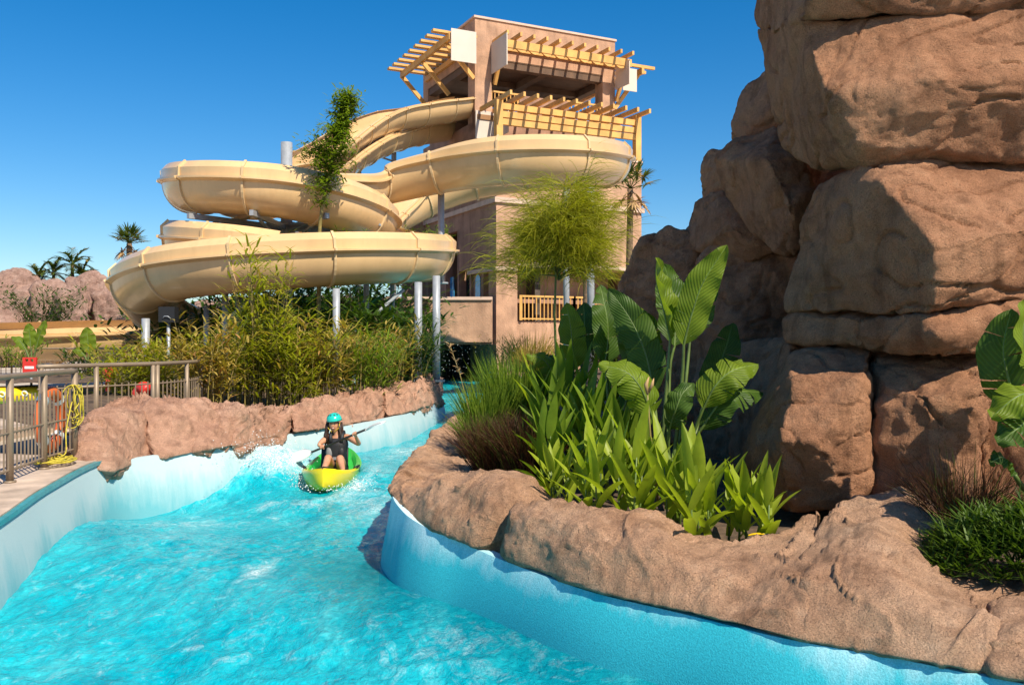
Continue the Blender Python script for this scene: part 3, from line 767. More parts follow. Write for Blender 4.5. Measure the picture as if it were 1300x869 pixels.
def make_slide(root, ctl, nsec, out_side=1, flange_every=1, n=260, skip_end=True):
    """ctl: (point, guard, bank)"""
    P = catmull([(*q[0], q[1], q[2] if len(q) > 2 else 0) for q in ctl], n); P = resample(P, n)
    T = np.gradient(P[:, :3], axis=0); T /= np.linalg.norm(T, axis=1)[:, None]
    U = np.cross(T, np.array([0, 0, 1.])); U /= np.linalg.norm(U, axis=1)[:, None]; U *= out_side
    V = np.cross(U, T) * 1.0; V *= np.sign(V[:, 2])[:, None]
    cuts = np.linspace(0, n-1, nsec+1).astype(int)
    m = len(slide_profile(1))
    def ring(i, s=1.0):
        pr = slide_profile(np.clip(P[i, 3], 0, 1), np.clip(P[i, 4], 0, 1))
        return [P[i, :3] + U[i]*u*s + V[i]*v*s for u, v in pr]
    for a, b in zip(cuts[:-1], cuts[1:]):
        vs = []; fs = []; rows = list(range(a, b+1))
        for i in rows: vs += ring(i)
        for r in range(len(rows)-1):
            for k in range(m):
                k2 = (k+1) % m; fs.append((r*m+k, r*m+k2, (r+1)*m+k2, (r+1)*m+k))
        e = (len(rows)-1)*m
        fs.append(tuple(range(m))[::-1]); fs.append(tuple(e+k for k in range(m)))
        mb = MB(); mb.add(vs, fs); o = mb.build('trough_section', M['slide'], root, smooth=True)
        o.data.polygons[-1].use_smooth = False; o.data.polygons[-2].use_smooth = False
        bmx = bmesh.new(); bmx.from_mesh(o.data); bmesh.ops.recalc_face_normals(bmx, faces=bmx.faces); bmx.to_mesh(o.data); bmx.free()
        o.data.set_sharp_from_angle(angle=R(40))
    w = .035
    for c in cuts[1:-1]:
        pr = slide_profile(np.clip(P[c, 3], 0, 1), np.clip(P[c, 4], 0, 1)); k0 = len(pr)-19
        path = pr[k0-7:k0-1][::1] + [(-1.0, -.01)] + pr[k0:] + [(1.0, -.01)] + pr[:6]
        vs = []; fs = []
        for (u, v) in path:
            base = P[c, :3] + U[c]*u + V[c]*v
            r2 = np.array([u - 0, v + .15]); r2 = r2/np.linalg.norm(r2)
            dn = U[c]*r2[0] + V[c]*r2[1]
            for dt, dr in ((-w, -.03), (-w, .05), (w, .05), (w, -.03)):
                vs.append(base + T[c]*dt + dn*dr)
        L = len(path)
        for i in range(L-1):
            for k in range(4):
                k2 = (k+1) % 4; fs.append((i*4+k, i*4+k2, (i+1)*4+k2, (i+1)*4+k))
        fs += [(3, 2, 1, 0), tuple((L-1)*4+k for k in range(4))]
        mb = MB(); mb.add(vs, fs); mb.build('flange', M['slide_edge'], root)
    return P
LX, LYc = -7.53, 29.7
def circ(r, th, z): return Vector((LX + r*math.cos(R(th)), LYc + r*math.sin(R(th)), z))

s2 = thing('water_slide', (LX, LYc, .6), 'tan water slide whose wide lowest loop sweeps round to the exit chute at the fence', 'water slide')
r2 = 4.52
def circB(r, th, z): return circ(r, th, z) + Vector((.22, 0, 0))
ctl2 = [(WY(562, 158, 49.5), .1, .1), (WY(520, 164, 47), .1, .1), (WY(480, 175, 43), .1, .1), (WY(440, 196, 39), .15, .1), (WY(405, 217, 34), .2), (circ(2.4, 115, 7.3), .2), (circ(1.7, 180, 7.05), .2), (circ(1.6, 260, 7.0), .2),
        (WY(430, 236, 28.6), .4), (WY(480, 226, 30.2), .35), (WY(552, 211, 30.2), .5), (WY(610, 202, 29.7), .9), (WY(660, 198, 29.4), 1), (WY(713, 197.5, 29.7), 1), (WY(755, 200, 30.8), 1),
        (WY(772, 204, 33), 1), (WY(752, 209, 35.6), .6), (WY(700, 213, 37.2), .4), (WY(620, 221, 37.6), .3), (WY(560, 238, 37.4), .3), (WY(518, 258, 36.8), .3), (Vector((-5.0, 35.4, 6.9)), .3, .1), (Vector((-5.1, 33.6, 6.2)), .2, .4), (Vector((-4.0, 32.3, 5.6)), .1, .7),
        (circB(r2, 14, 5.15), 0, .9), (circB(r2, 0, 4.98), 0, 1), (circB(r2, -30, 4.74), 0, 1), (circB(r2, -60, 4.54), 0, 1), (circB(r2, -90, 4.34), 0, 1), (circB(r2, -120, 4.14), 0, 1), (circB(r2, -150, 3.86), 0, 1), (circB(r2, -170, 3.58), .1, 1), (circB(r2+.05, -188, 3.2), .3, .9),
        (Vector((-12.0, 32.4, 2.8)), .8, .5), (Vector((-12.7, 34.0, 2.5)), 1, .2), (Vector((-13.9, 34.6, 2.36)), 1, .05), (Vector((-15.2, 33.3, 2.28)), 1, 0), (Vector((-16.2, 31.0, 2.2)), .9, 0), (Vector((-16.9, 28.0, 2.12)), .8, 0), (Vector((-17.6, 24.5, 2.0)), .6, 0)]
make_slide(s2, ctl2, 38, out_side=1, n=420)
s1 = thing('water_slide', (LX+.2, LYc, .6), 'tan water slide leaving the top deck, its middle loop curving round the white mast', 'water slide')
r1 = 2.86
ctl1 = [(WY(592, 128, 47.5), .5), (WY(566, 132, 46.2), .45), (WY(530, 137, 44.8), .12), (WY(495, 143, 43.2), .1), (WY(460, 158, 41), .1), (WY(425, 182, 38), .15), (WY(398, 201, 35), .4), (circ(r1+.6, 92, 8.5), .5), (circ(r1, 125, 7.75), .6), (circ(r1, 165, 7.3), .9),
        (circ(r1, 195, 7.1), 1), (circ(r1, 225, 6.9), 1), (circ(r1, 255, 6.75), 1), (circ(r1, 285, 6.62), 1), (circ(r1, 315, 6.4), 1), (circ(r1, 345, 6.15), 1), (circ(r1, 375, 5.9), 1), (circ(r1, 420, 5.75), 1),
        (circ(r1, 460, 5.65), 1), (circ(r1, 500, 5.55), 1), (circ(r1, 540, 5.42), 1), (circ(r1, 575, 5.2), 1), (circ(r1, 610, 4.95), 1), (circ(r1, 645, 4.7), 1)]
make_slide(s1, ctl1, 24, out_side=1, n=330)

# steel columns and braces that carry the slides
def column(x, y, z0, z1, rad, label, brace=None, group='steel columns under the slides'):
    t = thing('steel_column', (x, y, z0), label, 'steel column', group)
    mb = MB(); mb.tube([(x, y, z0), (x, y, z1)], rad, 12); mb.build('post', M['steel'], t, smooth=True)
    mb = MB(); mb.tube([(x, y, z0-.02), (x, y, z0+.03)], rad*2.2, 12); mb.build('base_plate', M['steel'], t)
    for a, b, r in (brace or []):
        mb = MB(); mb.tube([a, b], r, 8); mb.build('brace', M['steel'], t, smooth=True)
    return t
def colp(px, pyt, Y, z0, rad, label, brace=None):
    p = WY(px, pyt, Y); return column(p.x, Y, z0, p.z, rad, label, brace)
colp(427, 366, 24.9, .8, .10, 'thick grey column under the lowest loop above the young bamboo')
colp(531, 358, 23.5, 1.0, .10, 'grey column standing on the rock kerb beside the river bend')
colp(554, 350, 23.5, 1.0, .10, 'slim grey column nearest the dark tunnel mouth')
colp(465, 352, 28.5, .8, .09, 'grey column half hidden by the dark bush below the loop', [(WY(512, 368, 27.5), WY(428, 440, 25.2), .05)])
colp(498, 352, 31, .8, .08, 'grey column in front of the pink parapet')
colp(750, 238, 30, .6, .12, 'tall grey column right of the weeping tree under the bend of the upper chute')
colp(719, 236, 29.7, .6, .10, 'tall grey column inside the weeping tree')
colp(560, 246, 30.5, 4.0, .11, 'grey column under the upper chute in front of the shaded tower wall')
colp(500, 175, 46, .6, .13, 'far grey column under the high straight chute', [(WY(483, 152, 44), WY(452, 205, 44), .07), (WY(500, 205, 46), WY(470, 195, 44), .05)])
colp(455, 180, 42, .6, .14, 'pale grey column under the descending chute behind the tall bamboo', [(WY(444, 186, 41), WY(444, 250, 41), .07), (WY(484, 165, 43), WY(455, 215, 42), .05)])
colp(286, 372, 26.2, .8, .09, 'short grey column under the left of the lowest loop', [(WY(318, 380, 26.2), WY(282, 412, 26.2), .06)])
colp(303, 376, 28, .8, .09, 'short grey column behind the yellow bamboo')
colp(262, 388, 26.5, .8, .08, 'short grey column beside the black speaker box')
colp(185, 404, 25.2, .7, .11, 'grey column below the loop where the exit chute begins')
mast = column(LX+.12, LYc, .6, 2+(434.5-181)*29.7/FPX, .19, 'thick white steel mast in the middle of the slide loops', group='steel columns under the slides')
for k, a in enumerate((200, 235, 270, 305, 340, 30, 90, 150)):
    z = 5.85
    mb = MB(); mb.beam((LX+.12, LYc, z-.1), circ(3.6, a, z - .1), .12, .16); mb.build('arm', M['steel'], mast)
    mb = MB(); mb.tube([(LX+.12, LYc, z-.75), circ(2.7, a, z-.2)], .05, 8); mb.build('brace', M['steel'], mast)
mb = MB(); mb.tube([(LX+.12, LYc, 5.3), (LX+.12, LYc, 5.95)], .28, 14); mb.build('collar', M['steel'], mast, smooth=False)

# ------------------------------------------------------------------ slide tower
TL = Vector((-.77, 44.2, 0)); tr = Vector((.8987, .4386, 0)); tl_ = Vector((-.4386, .8987, 0))
def TP(a, b, z): return TL + tr*a + tl_*b + Vector((0, 0, z))
def tbox(mb, a0, a1, b0, b1, z0, z1):
    mb.hexa([TP(a0,b0,z0), TP(a1,b0,z0), TP(a1,b1,z0), TP(a0,b1,z0), TP(a0,b0,z1), TP(a1,b0,z1), TP(a1,b1,z1), TP(a0,b1,z1)])
tw = thing('slide_tower', TP(4.2, 4, .3), 'tall pink stucco water slide tower with timber pergolas on top', 'tower')
def tpart(name, mat, *boxes, parent=None):
    mb = MB()
    for b in boxes: tbox(mb, *b)
    return mb.build(name, mat, parent or tw)
AW, BD, BS = 8.5, 10.2, 2.6       # width, depth, set-back of the upper storey
# lower storeys: the front wall has a shaded balcony recess, the left wall a row of bays
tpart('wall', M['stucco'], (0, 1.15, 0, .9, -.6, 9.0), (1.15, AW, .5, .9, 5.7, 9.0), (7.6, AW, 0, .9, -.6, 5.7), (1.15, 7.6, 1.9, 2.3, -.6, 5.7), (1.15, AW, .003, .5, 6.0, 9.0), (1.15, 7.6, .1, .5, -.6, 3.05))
tpart('wall', M['stucco_shade'], (0, .4, .9, 4.9, 5.8, 9.0), (0, .4, 4.9, BD, 8.0, 9.0), (.0, .4, 6.6, 7.4, 4.0, 8.0), (0, .4, 9.4, BD, 4, 8.0), (0, .4, .9, 3.2, -.6, 4.0))
tpart('wall', M['stucco_shade'], (AW-.4, AW, .9, BD, -.6, 10.4), (.4, AW-.4, BD-.4, BD, -.6, 10.4))
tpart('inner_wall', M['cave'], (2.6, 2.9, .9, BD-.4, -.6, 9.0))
tpart('floor_slab', M['stucco_shade'], (.4, AW-.4, .9, BD-.4, 4.0, 4.2), (.3, AW-.4, 2.3, BD-.4, 8.9, 9.0))
tpart('pillar', M['stucco_shade'], (.0, .42, 1.55, 1.75, 4.2, 5.72)); tpart('pillar', M['stucco_shade'], (.0, .42, 3.1, 3.3, 4.2, 5.72)); tpart('pillar', M['stucco_shade'], (.0, .42, 4.75, 4.95, 4.2, 8.0))
# wall with the little blue arched window between two pillars
tpart('wall', M['stucco_shade'], (.12, .3, 1.75, 3.1, 4.2, 5.72))
wm = MB(); pts = [TP(.09, 2.15, 4.3), TP(.09, 2.75, 4.3), TP(.09, 2.75, 5.2)] + [TP(.09, 2.45+.3*math.cos(x), 5.2+.28*math.sin(x)) for x in np.linspace(.3, math.pi-.3, 6)] + [TP(.09, 2.15, 5.2)]
ins_ = [p + tr*.05 for p in pts]; nn_ = len(pts)
wm.add(pts + ins_, [tuple(range(nn_)), tuple(range(2*nn_-1, nn_-1, -1))] + [(i, (i+1) % nn_, nn_+(i+1) % nn_, nn_+i) for i in range(nn_)])
wm.build('window', M['window_glass'], tw)
for a_, b_ in ((6.0, 6.5),):
    tpart('window', M['window_glass'], (.2, .26, a_, b_, 4.3, 5.6))
tpart('string_course', M['trim'], (-.13, AW+.12, -.13, .0, 8.85, 9.1), (-.13, .0, .0, BD, 8.853, 9.097))
tpart('string_course', M['trim'], (-.08, 1.15, -.1, .0, 5.52, 5.74), (-.1, .0, 0, 3.4, 5.523, 5.737), (1.15, AW+.05, -.06, .003, 5.75, 5.98))
tpart('terrace_parapet', M['stucco'], (0, AW, 0, .3, 9.0, 10.2), (0, 1.0, .003, .3, 10.2, 11.45), (6.9, AW, .003, .3, 10.2, 11.5), (AW-.3, AW, .3, 2.6, 9.0, 11.5), (0, .3, .3, 2.6, 9.0, 11.4))
tpart('coping', M['trim'], (6.85, AW+.05, -.05, .35, 11.5, 11.6))
# upper storey: shaded wall, deck, corner piers, beam, parapet roof
tpart('wall', M['stucco_shade'], (0, AW, BS, BS+.4, 9.0, 13.9), (0, .4, BS+.4, BD, 9.0, 13.4), (AW-.4, AW, BS+.4, BD, 9.0, 13.9), (.4, AW-.4, BD-.4, BD, 9.0, 13.9))
tpart('deck', M['stucco_shade'], (.0, AW, BS+.003, BD, 13.905, 14.05))
tpart('doorway', M['dark_glass'], (.55, 1.2, BS-.03, BS, 11.0, 12.9))
for a0, a1, b0, b1 in ((0, .95, BS-.0, BS+.9), (AW-.8, AW, BS, BS+.8), (0, .7, BD-.8, BD), (AW-.7, AW, BD-.7, BD)):
    tpart('pier', M['stucco'], (a0, a1, b0, b1, 13.0 if a0 == 0 and b0 < 4 else 14.05, 16.75))
tpart('pier', M['stucco_shade'], (.0, .3, BS+.9, BS+4.4, 14.05, 14.2))
tpart('parapet', M['stucco_shade'], (2.6, 5.6, BS+.06, BS+.3, 14.05, 15.05))
tpart('beam', M['ceiling'], (.95, AW-.8, BS+.05, BS+.5, 16.35, 16.75), (.05, .5, BS+.9, BD-.8, 16.35, 16.75), (AW-.5, AW-.05, BS+.8, BD-.7, 16.35, 16.75), (4.0, 4.4, BS+.5, BD-.5, 16.35, 16.75), (.5, AW-.5, BS+3.4, BS+3.8, 16.4, 16.75), (.7, AW-.7, BD-.5, BD-.1, 16.35, 16.75))
tpart('ceiling', M['ceiling'], (.02, AW-.02, BS+.02, BD-.02, 16.70, 16.752))
tpart('roof', M['stucco'], (0, AW, BS, BD, 16.753, 18.72))
tpart('roof_coping', M['trim'], (-.07, AW+.07, BS-.07, BS+.3, 18.72, 18.83), (-.07, .25, BS+.3, BD+.07, 18.72, 18.83), (AW-.25, AW+.07, BS+.3, BD+.07, 18.72, 18.83), (.25, AW-.25, BD-.3, BD+.07, 18.72, 18.83))
# railings
def railing(a0, a1, b, z0, z1, step, mat, side='a'):
    mb = MB()
    q = (lambda s, z: TP(s, b, z)) if side == 'a' else (lambda s, z: TP(b, s, z))
    mb.beam(q(a0, z1), q(a1, z1), .10, .09)
    o = mb.build('railing', mat, tw)
    mb = MB(); mb.beam(q(a0, z0+.08), q(a1, z0+.08), .07, .07); mb.build('bottom_rail', mat, o)
    n = max(2, int((a1-a0)/step))
    base = None
    for i in range(n+1):
        s = a0+(a1-a0)*i/n; big = i in (0, n)
        mb = MB(); mb.beam(q(s, z0), q(s, z1+(.05 if big else -.04)), .14 if big else .05, .14 if big else .05)
        mb.build('post' if big else 'baluster', mat, o)
railing(1.35, 4.4, .0, 3.1, 4.3, .21, M['wood']); railing(4.4, 7.4, .0, 3.1, 4.3, .21, M['wood'])
railing(1.0, 2.6, BS+.2, 14.05, 15.1, .22, M['wood']); railing(5.6, 7.7, BS+.2, 14.05, 15.1, .22, M['wood'])
railing(3.4, 6.9, .15, 10.2, 11.4, .22, M['wood'])
# pergola over the terrace (front), two posts, three-rail beam and rafters
tpart('pergola_post', M['wood'], (0.02, .36, -.02, .32, 11.45, 13.9)); tpart('pergola_post', M['wood'], (AW-.36, AW-.02, -.02, .32, 11.6, 14.0))
for z in (13.62, 13.22, 12.86):
    tpart('pergola_beam', M['wood'], (.36, AW-.36, .04, .24, z-.15, z+.15))
tpart('pergola_beam', M['wood_dark'], (.1, AW-.1, BS-.12, BS-.01, 13.5, 13.75))
for k in range(12):
    a = .25 + k*(AW-.5)/11
    mb = MB(); mb.beam(TP(a, BS-.15, 13.98), TP(a+.0, -1.15, 13.98), .12, .22); mb.build('rafter', M['wood'], tw)
# pergola under the roof at the front
tpart('pergola_beam', M['wood'], (.95, AW+.35, BS-1.15, BS-.98, 17.05, 17.45)); tpart('pergola_beam', M['wood'], (.95, AW, BS-.12, BS-.005, 17.25, 17.45))
for k in range(11):
    a = 1.05 + k*(AW-1.0)/10
    mb = MB(); p0 = TP(a, BS-.02, 17.6); p1 = TP(a, BS-1.75, 17.6)
    mb.beam(p0, p1, .12, .2); mb.build('rafter', M['wood'], tw)
    if k < 10:
        mb = MB(); am = a+(AW-1.0)/20; seg = []
        for s in np.linspace(-1, 1, 7): seg.append((am+s*.34, 17.05-.16*(1-s*s)))
        pts = [TP(x, BS-1.07, z) for x, z in seg] ; top = [TP(x, BS-1.07, 17.06) for x, z in seg]
        vs = [p - tl_*.05 for p in pts] + [p - tl_*.05 for p in top] + [p + tl_*.05 for p in pts] + [p + tl_*.05 for p in top]
        fs = []
        for i in range(6): fs += [(i, i+1, 8+i, 7+i), (14+i+1, 14+i, 21+i, 22+i), (i+1, i, 14+i, 15+i)]
        mb.add(vs, fs); mb.build('scalloped_board', M['wood'], tw)
for a in (1.1, AW+.05):
    mb = MB(); mb.beam(TP(a, BS-.05, 15.4), TP(a, BS-1.05, 17.1), .16, .2); mb.build('brace', M['wood'], tw)
# pergola on the left face
mb = MB(); mb.beam(TP(-1.6, BS-.6, 17.35), TP(-1.6, BS+6.9, 17.35), .16, .34); mb.build('pergola_beam', M['wood'], tw)
mb = MB(); mb.beam(TP(-.1, BS-.1, 17.3), TP(-.1, BS+6.9, 17.3), .16, .3); mb.build('pergola_beam', M['wood'], tw)
for k in range(9):
    b = BS-.25+k*.87
    mb = MB(); mb.beam(TP(-.05, b, 17.60), TP(-2.45, b, 17.60), .34, .12); mb.build('rafter', M['wood'], tw)
for b in (BS+.1, BS+3.5, BS+6.7):
    mb = MB(); mb.beam(TP(-.02, b, 15.6), TP(-1.58, b, 17.2), .17, .2); mb.build('brace', M['wood'], tw)
# pergola on the right face
mb = MB(); mb.beam(TP(AW+1.6, BS-.4, 17.2), TP(AW+1.6, BS+6.9, 17.2), .16, .34); mb.build('pergola_beam', M['wood'], tw)
for k in range(9):
    b = BS-.25+k*.87
    mb = MB(); mb.beam(TP(AW+.05, b, 17.47), TP(AW+2.45, b, 17.47), .16, .16); mb.build('rafter', M['wood'], tw)
for b in (BS+.1, BS+3.5, BS+6.7):
    mb = MB(); mb.beam(TP(AW+.02, b, 15.0), TP(AW+1.58, b, 17.05), .17, .2); mb.build('brace', M['wood'], tw)
# hanging off-white boards
tpart('hanging_board', M['panel'], (-1.62, -.25, BS-.75, BS-.70, 16.1, 17.7)); tpart('hanging_board', M['panel'], (.9, .95, BS-1.9, BS-.05, 15.9, 17.5))
tpart('hanging_board', M['panel'], (.02, 1.1, BS-.06, BS-.01, 12.5, 13.95)); tpart('hanging_board', M['panel'], (1.12, 1.17, BS-1.6, BS-.1, 12.6, 14.2))
tpart('hanging_board', M['panel'], (AW+.15, AW+1.05, BS-.6, BS-.55, 15.9, 17.15)); tpart('hanging_board', M['panel'], (AW-.05, AW, BS-1.5, BS-.1, 16.0, 17.3))
# small lean-to roof behind the left face
tpart('lean_to', M['wood_dark'], (-1.4, 0, BD-1.6, BD, 12.2, 12.35)); tpart('lean_to_post', M['wood_dark'], (-1.3, -1.1, BD-.5, BD-.3, 9, 12.2)); tpart('hanging_board', M['panel'], (-.9, -.4, BD-1.7, BD-1.65, 11.2, 12.3))
tpart('lean_to_wall', M['stucco_shade'], (-1.35, 0, BD-.3, BD, -.6, 11.3))

# bridge over the river left of the tower, with the dark tunnel under it
br = thing('bridge', (-5, 44, 0), 'pink stucco bridge parapet over a dark water tunnel left of the tower', 'bridge')
mb = MB(); mb.box((-14, 43.6, 2.02), (-.95, 44.0, 4.05)); mb.build('parapet', M['stucco'], br)
mb = MB(); mb.box((-14, 43.5, 4.05), (-.95, 44.1, 4.2)); mb.build('coping', M['trim'], br)
mb = MB(); mb.box((-14, 44.0, 1.9), (-.95, 50, 2.1)); mb.build('deck', M['stucco_shade'], br)
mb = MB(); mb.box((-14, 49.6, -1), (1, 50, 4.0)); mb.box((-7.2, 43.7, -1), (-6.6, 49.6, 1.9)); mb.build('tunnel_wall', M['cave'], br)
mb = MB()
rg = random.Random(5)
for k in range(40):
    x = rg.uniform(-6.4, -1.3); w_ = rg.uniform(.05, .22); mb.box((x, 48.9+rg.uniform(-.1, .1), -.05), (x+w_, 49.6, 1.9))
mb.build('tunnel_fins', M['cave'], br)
# ------------------------------------------------------------------ plants
def frame(t, hint):
    t = t.normalized(); s = t.cross(hint)
    if s.length < 1e-4: s = t.cross(Vector((1, 0, 0)))
    s.normalize(); return t, s, s.cross(t).normalized()
def blade(mb, base, d, length, width, droop, segs=5, fold=.25, twist=0., hint=None):
    """one lance-shaped leaf with a folded midrib"""
    d = Vector(d).normalized(); p = Vector(base); vs = []; t = d.copy()
    hint = Vector(hint) if hint is not None else Vector((0, 0, 1))
    st = length/segs
    for i in range(segs+1):
        u = i/segs
        w = width*.5*(math.sin(math.pi*min(1, .12+.88*u)**.8))**.8 if u < 1 else .0
        _, s, n = frame(t, hint)
        if twist: s = Matrix.Rotation(twist*u, 3, t) @ s; n = s.cross(t)
        vs += [p - s*w + n*w*fold, p.copy(), p + s*w + n*w*fold]
        p = p + t*st
        t = (t + Vector((0, 0, -droop*(.4+u)/segs))).normalized()
    fs = []; uv = []
    for i in range(segs):
        a = i*3; u0, u1 = i/segs, (i+1)/segs
        fs += [(a, a+1, a+4, a+3), (a+1, a+2, a+5, a+4)]
        uv += [((u0,-1),(u0,0),(u1,0),(u1,-1)), ((u0,0),(u0,1),(u1,1),(u1,0))]
    mb.add(vs, fs, uv)
def strap(mb, base, d, length, width, droop, segs=4):
    """cheap grass blade"""
    p = Vector(base); t = Vector(d).normalized(); st = length/segs; vs = []
    s = t.cross(Vector((random.uniform(-1, 1), random.uniform(-1, 1), .3))).normalized()
    for i in range(segs):
        w = width*.5*(1-.75*(i/segs)**2); vs += [p-s*w, p+s*w]
        p = p+t*st; t = (t+Vector((0, 0, -droop/segs*(.5+i/segs)))).normalized()
    vs.append(p)
    fs = [(2*i, 2*i+1, 2*i+3, 2*i+2) for i in range(segs-1)] + [(2*segs-2, 2*segs-1, 2*segs)]
    mb.add(vs, fs)
def paddle(mb, mid, width, hint, rg, fold=.35, tears=5, wave=.02, droop=.3, n=22):
    """broad banana-type leaf: midrib through mid points, side strips torn apart here and there"""
    C = catmull(mid, n+1); L = np.linalg.norm(np.diff(C, axis=0), axis=1).sum()
    C = resample(C, n+1)
    ring = []
    for i in range(n+1):
        u = i/n; t = Vector(C[min(i+1, n)]-C[max(i-1, 0)])
        _, s, nn = frame(t, Vector(hint))
        w = width*.5*(min(1, u/.16)**.6)*(min(1, (1-u)/.42)**.62) + .004
        ring.append((Vector(C[i]), s, nn, w, u))
    for sgn in (-1, 1):
        cuts = sorted({0, n} | {rg.randint(2, n-2) for _ in range(tears)})
        for a, b in zip(cuts[:-1], cuts[1:]):
            dr = droop*rg.uniform(.3, 1.0) if tears else droop*.6
            sk = rg.uniform(.0, .10)
            vs = []; fs = []; uv = []
            for i in range(a, b+1):
                c, s, nn, w, u = ring[i]
                gap = 0
                for k, q in enumerate((0, .35, .7, 1.0)):
                    wob = wave*math.sin(u*23+sgn*2+k)*q
                    h = fold*q*w - droop*0 - dr*w*q*q*1.2 + wob
                    sh = Vector((0, 0, 0))
                    tt = (Vector(C[min(i+1, n)])-Vector(C[max(i-1, 0)])).normalized()
                    e = 0
                    if b-a > 1:
                        if i == a and a > 0: e = sk
                        if i == b and b < n: e = -sk
                    vs.append(c + s*sgn*w*q*(1-.12*dr*q) + nn*h + tt*(w*q*.22 + e*w*q*.8))
            for r in range(b-a):
                for k in range(3):
                    q = (r*4+k, r*4+k+1, (r+1)*4+k+1, (r+1)*4+k)
                    u0, u1 = ring[a+r][4], ring[a+r+1][4]; v0, v1 = sgn*k/3, sgn*(k+1)/3
                    uvq = ((u0*L,v0),(u0*L,v1),(u1*L,v1),(u1*L,v0))
                    if sgn < 0: q = q[::-1]; uvq = uvq[::-1]
                    fs.append(q); uv.append(uvq)
            mb.add(vs, fs, uv)
def banana_leaf(plant, pet, mid, width, hint, seed, mat='banana', tears=5, fold=.35, droop=.35, rib=.013):
    rg = random.Random(seed); mb = MB()
    paddle(mb, mid, width, hint, rg, fold=fold, tears=tears, droop=droop)
    lf = mb.build('leaf', M[mat], plant, smooth=True)
    P = catmull(pet + [mid[0]], 9); Q = catmull(mid, 14)
    mb = MB(); pts = [Vector(p) for p in P] + [Vector(p) - Vector(hint).normalized()*.002 for p in Q[1:]]
    rr = [rib*1.7-(rib*.8)*i/8 for i in range(9)] + [rib*.75*(1-i/14)+.0015 for i in range(1, 14)]
    mb.tube(pts, rr, 7); mb.build('midrib', M['stem'], lf, smooth=True)
def Wp(*a): return [W(*p) for p in a]

random.seed(3)
# the big banana-type plant in front of the cliff
bp = thing('banana_plant', W(850, 640, 6.7), 'largest banana plant with tall upright paddle leaves in front of the cliff', 'banana plant', 'banana plants')
base = W(846, 640, 6.75)
F_ = Vector((0, -1, 0)); 
banana_leaf(bp, [base, W(858, 560, 6.7), W(866, 480, 6.65)], Wp((868,438,6.6),(878,400,6.55),(893,358,6.5),(923,311,6.45)), .27, (-.15,-1,.1), 1, tears=3, fold=.12, droop=.12)
banana_leaf(bp, [base, W(842, 560, 6.75), W(848, 470, 6.75)], Wp((851,430,6.75),(842,390,6.7),(833,355,6.7),(834,327,6.7)), .24, (1,-.55,.1), 2, tears=1, fold=.75, droop=.05)
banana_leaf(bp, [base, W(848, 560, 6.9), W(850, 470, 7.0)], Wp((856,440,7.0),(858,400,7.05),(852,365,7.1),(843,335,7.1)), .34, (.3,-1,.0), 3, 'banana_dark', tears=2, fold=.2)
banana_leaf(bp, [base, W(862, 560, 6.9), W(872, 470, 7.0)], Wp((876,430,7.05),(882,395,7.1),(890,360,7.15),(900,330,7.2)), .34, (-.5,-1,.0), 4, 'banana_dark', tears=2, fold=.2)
banana_leaf(bp, [base, W(868, 585, 6.6), W(884, 540, 6.5)], Wp((893,518,6.45),(908,490,6.4),(930,470,6.4),(962,462,6.5)), .30, (.25,-.6,.8), 5, tears=8, fold=.1, droop=.6)
banana_leaf(bp, [base, W(866, 595, 6.7), W(880, 560, 6.6)], Wp((890,545,6.55),(915,510,6.5),(940,497,6.55),(968,498,6.7)), .28, (.1,-.6,.8), 6, 'banana_dark', tears=8, fold=.1, droop=.7)
banana_leaf(bp, [base, W(838, 590, 6.6), W(832, 545, 6.5)], Wp((828,530,6.45),(815,495,6.4),(795,472,6.4),(760,462,6.45)), .30, (-.2,-.7,.8), 7, tears=7, fold=.1, droop=.6)
banana_leaf(bp, [base, W(840, 590, 6.8), W(834, 540, 6.9)], Wp((830,500,6.95),(820,450,7.0),(800,405,7.05),(772,366,7.1)), .32, (-.5,-.9,.2), 8, 'banana_dark', tears=4, fold=.3)
banana_leaf(bp, [base, W(872, 590, 7.0), W(888, 530, 7.2)], Wp((898,500,7.3),(910,470,7.35),(922,440,7.4),(930,410,7.5)), .28, (-.2,-1,.2), 9, 'banana_dark', tears=1, fold=.3)
banana_leaf(bp, [base, W(850, 600, 6.6), W(848, 565, 6.5)], Wp((850,545,6.45),(858,520,6.35),(866,500,6.35),(880,486,6.4)), .22, (-.4,-.8,.3), 10, 'banana_dark', tears=4, fold=.2)
# its folded young bloom and two dry stalks
mb = MB(); mb.tube(Wp((836,640,6.5),(826,560,6.4),(822,500,6.3)), [.012,.01,.006], 6); mb.build('stalk', M['cane'], bp, smooth=True)
mb = MB(); mb.tube(Wp((822,500,6.3),(820,488,6.3),(824,478,6.3)), [.012,.018,.003], 7); mb.tube(Wp((823,498,6.3),(828,488,6.28),(830,480,6.28)), [.010,.014,.003], 7); mb.build('dry_flower', M['straw'], bp, smooth=True)
# a second, dark plant behind its left side
b2 = thing('banana_plant', W(775, 600, 7.8), 'dark leaved banana plant just left of the largest one', 'banana plant', 'banana plants')
bb = W(782, 600, 7.7)
banana_leaf(b2, [bb, W(775, 540, 7.7), W(770, 480, 7.7)], Wp((768,462,7.7),(772,430,7.7),(770,400,7.7),(762,362,7.8)), .30, (.3,-1,.1), 11, 'banana_dark', tears=2, fold=.25)
banana_leaf(b2, [bb, W(790, 540, 7.6), W(800, 490, 7.5)], Wp((802,470,7.5),(806,440,7.45),(800,410,7.45),(785,376,7.5)), .32, (-.3,-1,.1), 12, 'banana_dark', tears=2, fold=.3)
banana_leaf(b2, [bb, W(800, 540, 7.5), W(812, 480, 7.3)], Wp((815,462,7.25),(815,430,7.2),(806,408,7.2),(790,392,7.2)), .34, (-.6,-1,.3), 13, tears=5, fold=.2, droop=.5)
